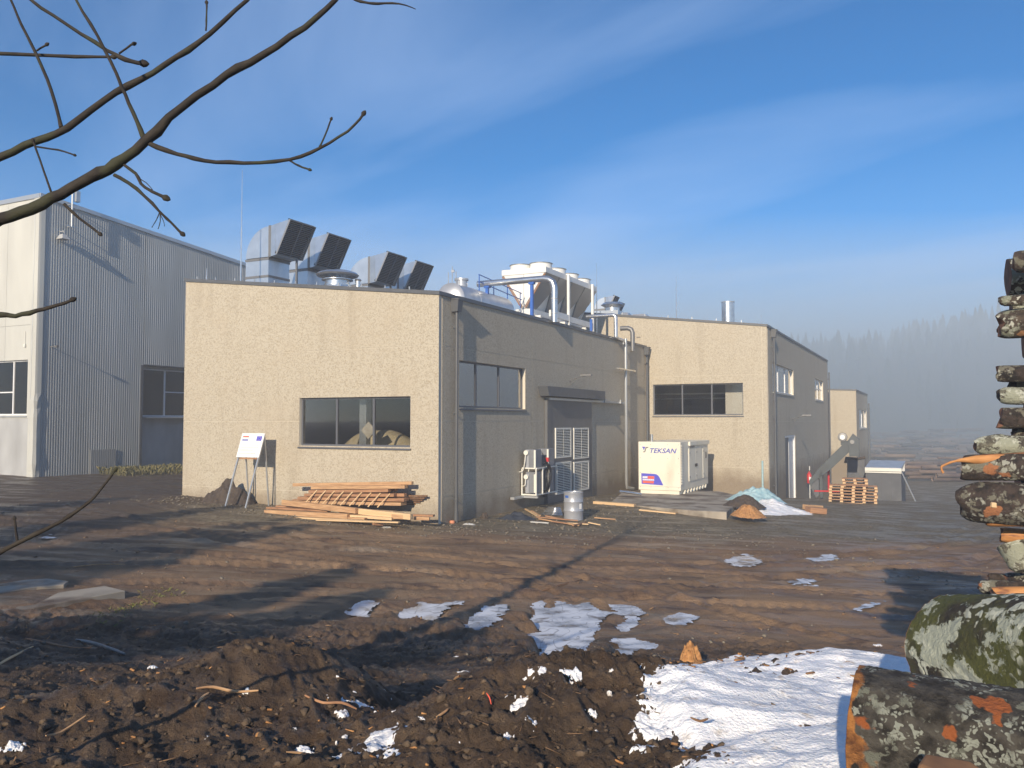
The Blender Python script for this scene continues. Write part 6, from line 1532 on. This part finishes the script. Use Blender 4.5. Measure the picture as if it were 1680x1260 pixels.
# log stack at the right edge: left ends stick out by different lengths
SY = 7.4; mpp = SY / FPX
ST = [ # px of left end, py centre, radius px, kind, y offset, label, extra
    (1663, 430, 18, 1, .0, 'topmost log end with reddish cut at the right edge', {}),
    (1640, 494, 9, 0, .0, 'thin pale grey branch sticking out second from the top', {}),
    (1641, 533, 25, 0, .1, 'log with white lichen spots just below the thin branch', {}),
    (1637, 613, 14, 1, .0, 'dark log with a reddish top edge, first below the wide gap', {}),
    (1656, 629, 9, 1, .1, 'short dark log tucked under the reddish edged one', {}),
    (1640, 649, 14, 2, .0, 'grey green lichen log above the squarish orange-ended one', {}),
    (1642, 685, 20, 1, .0, 'squarish log with orange scars below the grey green one', {'flat': (1.57, .8)}),
    (1660, 712, 12, 1, .1, 'black shaded log under the squarish one', {}),
    (1600, 731, 15, 2, .0, 'gnarled lichen covered branch resting on the orange split log', {'knots': [(.16, 1.2, .05), (.3, .4, .06)]}),
    (1583, 768, 22, 1, -.1, 'half stripped log with bright orange top and pale lichen below', {'endm': 1}),
    (1577, 823, 34, 1, -.1, 'thickest dark log of the stack with a black shaded top', {}),
    (1618, 853, 11, 3, -.2, 'bright orange split piece under the thickest dark log', {}),
    (1644, 877, 13, 3, .0, 'orange and brown split piece above the upright birch stub', {}),
    (1606, 962, 12, 1, .0, 'dark log lying low on the left of the stack foot', {}),
    (1622, 948, 8, 1, .2, 'reddish dark billet slanting at the stack foot', {}),
    (1630, 975, 12, 3, -.3, 'orange broken billet lowest at the stack foot', {}),
    (1650, 955, 18, 1, .1, 'black log end at the right of the stack foot', {}),
]
rl = random.Random(9)
for i, (px, py, rp, kd, dyo, lab, ex) in enumerate(ST):
    Y = SY + dyo; p = at(px, py, Y); r = rp * Y / FPX; L = 2.3 + rl.uniform(-.2, .4)
    m = BK[kd] if kd < 3 else WOOD; ex = dict(ex); ex.pop('endm', None)
    yaw = rl.uniform(-.10, .10) - .40; pit = rl.uniform(-.03, .03)
    make_log('log', lab, p, yaw, pit, r, L, m, 30 + i, group='logs of the stack at the right edge', blunt=(.10, .38, .22)[i % 3], endm=(BK[1] if i in (4, 10, 5, 7, 1) else ENDW), n=24, seg=22, **ex)
    if i == 9:
        pass
# bare top strip of the stripped log and its hooked splinter
a = at(1584, 757, SY - .22)
o = MB().tube(smooth_path([(2.0, .02, .015), (1.0, .0, .02), (.35, .0, .02), (.0, 0, .01), (-.10, 0, -.005), (-.17, 0, -.03), (-.205, 0, -.055), (-.19, 0, -.10)]), [.07] * 13 + [.066, .06, .055, .045, .035, .028, .02, .018, .017, .017, .016, .014, .012, .01, .008, .006][:16 - 0], 10, jit=.1) if False else None
P = smooth_path([(2.0, .0, .02), (1.0, 0, .025), (.35, 0, .02), (.0, 0, .012), (-.10, 0, .0), (-.17, 0, -.025), (-.21, 0, -.05), (-.195, 0, -.10)], 3)
rs = [.055 if p.x > .3 else max(.007, .055 * max(0, (p.x + .08) / .38) + .010) for p in P]
o = MB().tube(P, rs, 10, jit=.12).build('splinter', WOOD, smooth=True); o.location = a; tag(o, 'long orange splinter with a hooked tip lying on the half stripped log', 'splinter')
a = at(1625, 832, SY - .36)
o = MB().beam((0, 0, .02), (1.2, .05, -.09), .05, .045).build('split_piece', M['lumberp'], bevel=.008); o.location = a; tag(o, 'pale split strip across the face of the thickest dark log', 'split piece')
a = at(1648, 892, SY - .1); b = at(1662, 937, SY - .2)
o = MB().tube([(0, 0, 0), tuple((b - a) * .4 + Vector((.01, 0, 0))), tuple((b - a) * .85), tuple(b - a)], [.135, .125, .09, .06], 16, jit=.05).build('birch_stub', BK[2], smooth=True); o.location = a + Vector((.08, 0, 0)); tag(o, 'upright pale birch stub wedged in the lower stack', 'log')
# inner logs of the stack that carry the ones sticking out
zz = at(1700, 990, SY).z - .25; c = 0
ztop = at(1700, 420, SY).z
names = ['second', 'third', 'fourth', 'fifth', 'sixth', 'seventh', 'eighth', 'ninth', 'tenth', 'eleventh', 'twelfth', 'thirteenth', 'fourteenth']
lab_rows = 0
z0 = gz(4.9, SY + .3)
while z0 < ztop - .1:
    r = rl.uniform(.15, .19); x0 = at(1702, 690, SY).x + rl.uniform(.02, .22)
    make_log('log', 'inner log of the stack, ' + (names[c - 1] if c else 'first') + ' from the ground, just outside the picture', Vector((x0, SY + .38 + rl.uniform(-.08, .08), z0 + r)), rl.uniform(-.05, .05) - .4, 0, r, 2.3, BK[c % 3], 70 + c, group='logs of the stack at the right edge', n=16, seg=10, endm=ENDW)
    z0 += 2 * r * .93; c += 1

# ------------------------------------------------------------------ tree over the viewpoint at the left
def bz(px, py, Y): return at(px, py, Y)
TB = Vector((-5.2, 1.7, 0)); TB.z = float(base_h(np.array(TB.x), np.array(TB.y)))
tree = thing('bare_tree', 'bare leafless tree reaching dark branches over the upper left', 'tree', TB)
def limb(pts, Y, name='branch', parent=tree, sub=3, pre=(), buds=True, dyk=0.0):
    P = []; rs = []
    for q in pre: P.append(Vector(q[:3])); rs.append(q[3])
    if pre:
        e0 = bz(pts[0][0], pts[0][1], Y); r0 = pts[0][2] * Y / FPX; l0 = P[-1].copy(); rl_ = rs[-1]
        for f_ in (.4, .7, .9): P.append(l0.lerp(e0, f_)); rs.append(rl_ + (r0 - rl_) * f_)
    n = len(pts)
    for i, q in enumerate(pts): P.append(bz(q[0], q[1], Y + dyk * i)); rs.append(q[2] * .84 * Y / FPX)
    SP = smooth_path(P, sub); RS = []
    for i in range(len(P) - 1):
        for k in range(sub): RS.append(rs[i] + (rs[i + 1] - rs[i]) * k / sub)
    RS.append(rs[-1])
    SP = [p + Vector((random.uniform(-1, 1), random.uniform(-1, 1), random.uniform(-1, 1))) * min(RS[i] * .25, .004) for i, p in enumerate(SP)]
    RS = [r * (1 + (.22 if random.random() < .16 else random.uniform(-.05, .05))) for r in RS]
    mb = MB(); mb.tube([p - TB for p in SP], RS, 10)
    if buds:
        e = SP[-1] - TB; d = (SP[-1] - SP[-2]).normalized(); r = RS[-1]; mb.tube([e - d * r, e + d * r * .6, e + d * r * 2.2, e + d * r * 3.5], [r * 1.1, r * 1.9, r * 1.5, r * .4], 8)
    return mb.build(name, M['bark'], parent, smooth=True)
tr = MB().tube([(0, 0, -.3), (.03, .02, .8), (-.02, .05, 2.2), (.05, .02, 3.8), (.0, .0, 5.5), (.1, .05, 7.5), (.05, .1, 9.0)], [.19, .16, .14, .12, .09, .055, .02], 16, jit=.03).build('trunk', M['bark'], tree, smooth=True)
trunk = lambda z, r: (TB.x + .02, TB.y + .02, TB.z + z, r)
YB = 2.8; k_ = YB / FPX
main = limb([(-60, 392, 13), (0, 361, 12), (50, 343, 11.5), (100, 318, 11), (150, 292, 10.5), (190, 270, 10), (240, 232, 9.5), (300, 175, 8.2), (370, 125, 7.6), (430, 90, 7), (500, 45, 6), (550, 0, 5), (590, -50, 4)], YB, pre=[trunk(1.0, .06), (-3.2, 2.3, 3.2, .035)])
second = limb([(-60, 288, 8), (0, 258, 8), (60, 232, 7.5), (110, 210, 7), (170, 165, 6.5), (230, 130, 6), (290, 95, 5.5), (345, 55, 5), (405, 0, 4), (440, -40, 3)], YB + .25, pre=[trunk(1.6, .05), (-3.2, 2.4, 3.6, .026)])
TW = [(main, YB, [(238, 230, 4.5), (225, 200, 4), (205, 155, 3.6), (190, 120, 3.3), (160, 60, 3), (125, 0, 2.5), (110, -40, 2)]),
      (second, YB + .25, [(100, 208, 3.6), (85, 150, 3.2), (60, 90, 3), (35, 40, 2.6), (18, 0, 2.2), (5, -30, 2)]),
      (second, YB + .3, [(-30, 88, 4), (0, 88, 3.7), (90, 92, 3.3), (185, 93, 2.8)]),
      (second, YB + .3, [(30, -30, 3), (50, 0, 3.2), (110, 40, 3.3), (175, 82, 3.6), (205, 97, 4.2), (232, 104, 4.0)]),
      (second, YB + .3, [(195, 88, 2), (208, 79, 2), (218, 72, 2.2)]),
      (second, YB + .3, [(60, 83, 1.8), (70, 77, 1.8), (76, 74, 2)]),
      (main, YB, [(245, 236, 4.5), (290, 252, 4), (335, 263, 3.8), (400, 267, 3.6), (475, 262, 3.2), (525, 243, 3), (570, 215, 2.6), (596, 188, 2.6)]),
      (main, YB, [(525, 241, 2), (534, 220, 1.8), (543, 196, 1.7)]),
      (main, YB, [(475, 263, 2), (490, 272, 1.8), (507, 278, 1.8)]),
      (main, YB, [(188, 287, 3.6), (225, 310, 3.2), (260, 345, 2.6), (280, 365, 2.4), (298, 383, 2.6)]),
      (main, YB, [(262, 348, 1.0), (257, 360, .8), (250, 372, .6)]), (main, YB, [(262, 348, 1.0), (263, 362, .8), (260, 374, .6)]), (main, YB, [(262, 350, 1.0), (268, 362, .7), (270, 370, .5)]),
      (main, YB, [(198, 266, 3), (222, 285, 3), (238, 308, 3), (270, 323, 3)]), (main, YB, [(224, 290, 1), (240, 300, .9), (249, 310, .7)]),
      (main, YB, [(105, 335, 2.8), (130, 358, 2.4), (163, 383, 2.4)]),
      (main, YB, [(85, 318, 2.2), (72, 280, 2), (55, 232, 2)]), (main, YB, [(60, 241, 1.8), (95, 246, 1.6), (122, 254, 1.6)]),
      (second, YB + .25, [(338, 50, 1.8), (339, 25, 1.6), (339, 5, 1.6)])]
for par, Y, pts in TW:
    o = limb(pts, Y, 'twig', tree)
limb([(-60, 512, 6), (0, 516, 5), (25, 518, 4.6), (60, 510, 4), (95, 501, 3.4), (117, 493, 3)], YB - .2, 'branch', tree, pre=[trunk(1.1, .03), (-3.2, 2.2, 3.0, .018)], buds=True)
limb([(560, -40, 3), (575, -5, 2.6), (600, 4, 2.4), (620, 6, 2.2), (655, 6, 1.6), (682, 15, .8)], YB, 'twig', tree, pre=[(TB.x + .1, TB.y + .05, TB.z + 7.4, .03), (-2.5, 2.3, 6.5, .014)], buds=False)
for (zq, dxq, dyq, dzq) in ((5.2, -1.6, -1.2, 2.2), (6.3, 1.2, -1.5, 1.9), (4.6, -1.8, .6, 1.8), (7.4, -.8, .9, 1.5), (5.8, .9, 1.0, 1.6)):
    a = Vector((0.02, .03, zq)); MB().tube(smooth_path([a, a + Vector((dxq * .4, dyq * .4, dzq * .45)), a + Vector((dxq, dyq, dzq))]), [.04 - .0055 * i for i in range(9)][:9], 8).build('branch', M['bark'], tree, smooth=True)
TBs = TB.copy(); TB = Vector((-2.5, 3.1, 0)); TB.z = gz(TB.x, TB.y)
sap = thing('sapling', 'thin bare sapling stem slanting up from the lower left edge', 'sapling', TB)
limb([(-30, 921, 5.5), (0, 907, 5), (40, 885, 4.4), (100, 855, 3.8), (135, 832, 3.2), (155, 815, 2.6), (189, 772, 2.2)], 2.7, 'stem', sap, pre=[(TB.x, TB.y, TB.z - .1, .016), (-2.05, 2.85, 2.25, .014)])
limb([(30, 890, 2.6), (26, 870, 2.2), (24, 852, 2)], 2.7, 'twig', sap)
TB = TBs

# ------------------------------------------------------------------ unseen spruces added behind the viewpoint to shade the left of the yard
def spruce(x, y, h, r, label, seed):
    z = float(base_h(np.array(x), np.array(y))); t = thing('shade_spruce', label, 'tree', (x, y, z - .1), 0, 'spruces behind the viewpoint'); rs = random.Random(seed)
    MB().tube([(0, 0, 0), (0, 0, h * .5), (0, 0, h * .97)], [h * .018, h * .011, .01], 8).build('trunk', M['bark'], t)
    V = []; F = []
    n = int(h * 95)
    for i in range(n):
        f = rs.random() ** .8; zc = h * (.08 + .9 * f); rad = r * (1 - f) ** .85 * rs.uniform(.35, 1.08) + .1; a = rs.uniform(0, 6.28); s = rs.uniform(.22, .5)
        c = Vector((rad * math.cos(a), rad * math.sin(a), zc - rad * .35)); u = Vector((math.cos(a), math.sin(a), -.45)).normalized(); v = Vector((-math.sin(a), math.cos(a), rs.uniform(-.3, .3)))
        b = len(V); V += [tuple(c - u * s - v * s * .1), tuple(c - v * s * .55), tuple(c + u * s), tuple(c + v * s * .55)]; F.append((b, b + 1, b + 2, b + 3))
    npmesh('crown', V, F, M['spruce'], t)
spruce(-15.5, -2.5, 8.8, 3.0, 'spruce behind the viewpoint, nearest of the row', 1)
spruce(-19.5, -.5, 9.6, 3.2, 'spruce behind the viewpoint, second of the row', 2)
spruce(-23.5, 1.5, 9.4, 3.2, 'spruce behind the viewpoint, third and last of the row', 3)
spruce(-12.0, -6.0, 7.6, 2.1, 'spruce behind the viewpoint, standing furthest back', 4)
spruce(-8.5, -1.0, 4.8, 1.9, 'young spruce behind the viewpoint at the left', 6)
spruce(-17.4, -4.2, 9.8, 3.0, 'spruce behind the viewpoint, between the nearest and second', 9)
spruce(-6.0, -2.6, 4.4, 1.7, 'smallest young spruce behind the viewpoint', 8)

# ------------------------------------------------------------------ log yard in the mist
V = []; F = []
def far_log(x, y, z, r, L, yaw):
    b = len(V); c, s = math.cos(yaw), math.sin(yaw)
    for e in (-L / 2, L / 2):
        for k in range(8): a = math.pi * k / 4; V.append((x + e * c - r * math.cos(a) * s, y + e * s + r * math.cos(a) * c, z + r * math.sin(a)))
    for k in range(8): F.append((b + k, b + (k + 1) % 8, b + 8 + (k + 1) % 8, b + 8 + k))
    for k in (0, 2, 4): F.append((b + k, b + k + 1, b + k + 2, b + (k + 3) % 8)); F.append((b + 8 + k, b + 8 + k + 1, b + 8 + k + 2, b + 8 + (k + 3) % 8))
for row in range(14):
    yy = 78 + row * 4.3; xl = .42 * yy + rng.uniform(-2, 3); hmax = 1.2 + row * .12 + rng.uniform(0, 1.2)
    x = xl
    while x < yy * .80:
        hh = hmax * (.5 + .7 * rng.random()); g0 = float(yard(np.array(x), np.array(yy)))
        for k in range(int(hh * 3.2)): far_log(x + rng.normal(0, .8), yy + rng.normal(0, .7), g0 + rng.random() * hh, rng.uniform(.12, .26), rng.uniform(2, 4.5), rng.normal(0, .25))
        x += rng.uniform(1.6, 3.2)
o = npmesh('log_piles', V, F, mat('far_log_bark', (.20, .13, .10), (.34, .24, .17), scale=.8, rough=.9)); tag(o, 'long misty rows of piled logs far across the yard', 'log piles', kind='stuff')

# ------------------------------------------------------------------ mist
hz = bpy.data.materials.new('mist'); hz.use_nodes = True; tt = hz.node_tree; tt.nodes.clear(); oo = tt.nodes.new('ShaderNodeOutputMaterial'); pv = tt.nodes.new('ShaderNodeVolumePrincipled')
pv.inputs['Color'].default_value = (.90, .94, 1.0, 1); pv.inputs['Density'].default_value = 0.0030; pv.inputs['Anisotropy'].default_value = 0.12
tt.links.new(pv.outputs[0], oo.inputs['Volume'])
hb = MB().box(-310, 430, -60, 430, -9, 33).build('haze', hz); tag(hb, kind='stuff', label='pale morning mist over the whole yard', cat='mist')
fb = hz.copy(); fb.name = 'fog'; fb.node_tree.nodes['Principled Volume'].inputs['Density'].default_value = 0.0155; fb.node_tree.nodes['Principled Volume'].inputs['Anisotropy'].default_value = 0.0; fb.node_tree.nodes['Principled Volume'].inputs['Color'].default_value = (.76, .90, 1.0, 1)
fv = [(-60, 74, -8.5), (425, 66, -8.5), (425, 425, -8.5), (-60, 425, -8.5), (-40, 84, 24), (420, 78, 26), (420, 420, 26), (-40, 420, 24)]
fo_ = MB().hexa(fv[:4], fv[4:]).build('fog_bank', fb); tag(fo_, kind='stuff', label='bank of thick fog lying over the far log yard and hill', cat='fog')
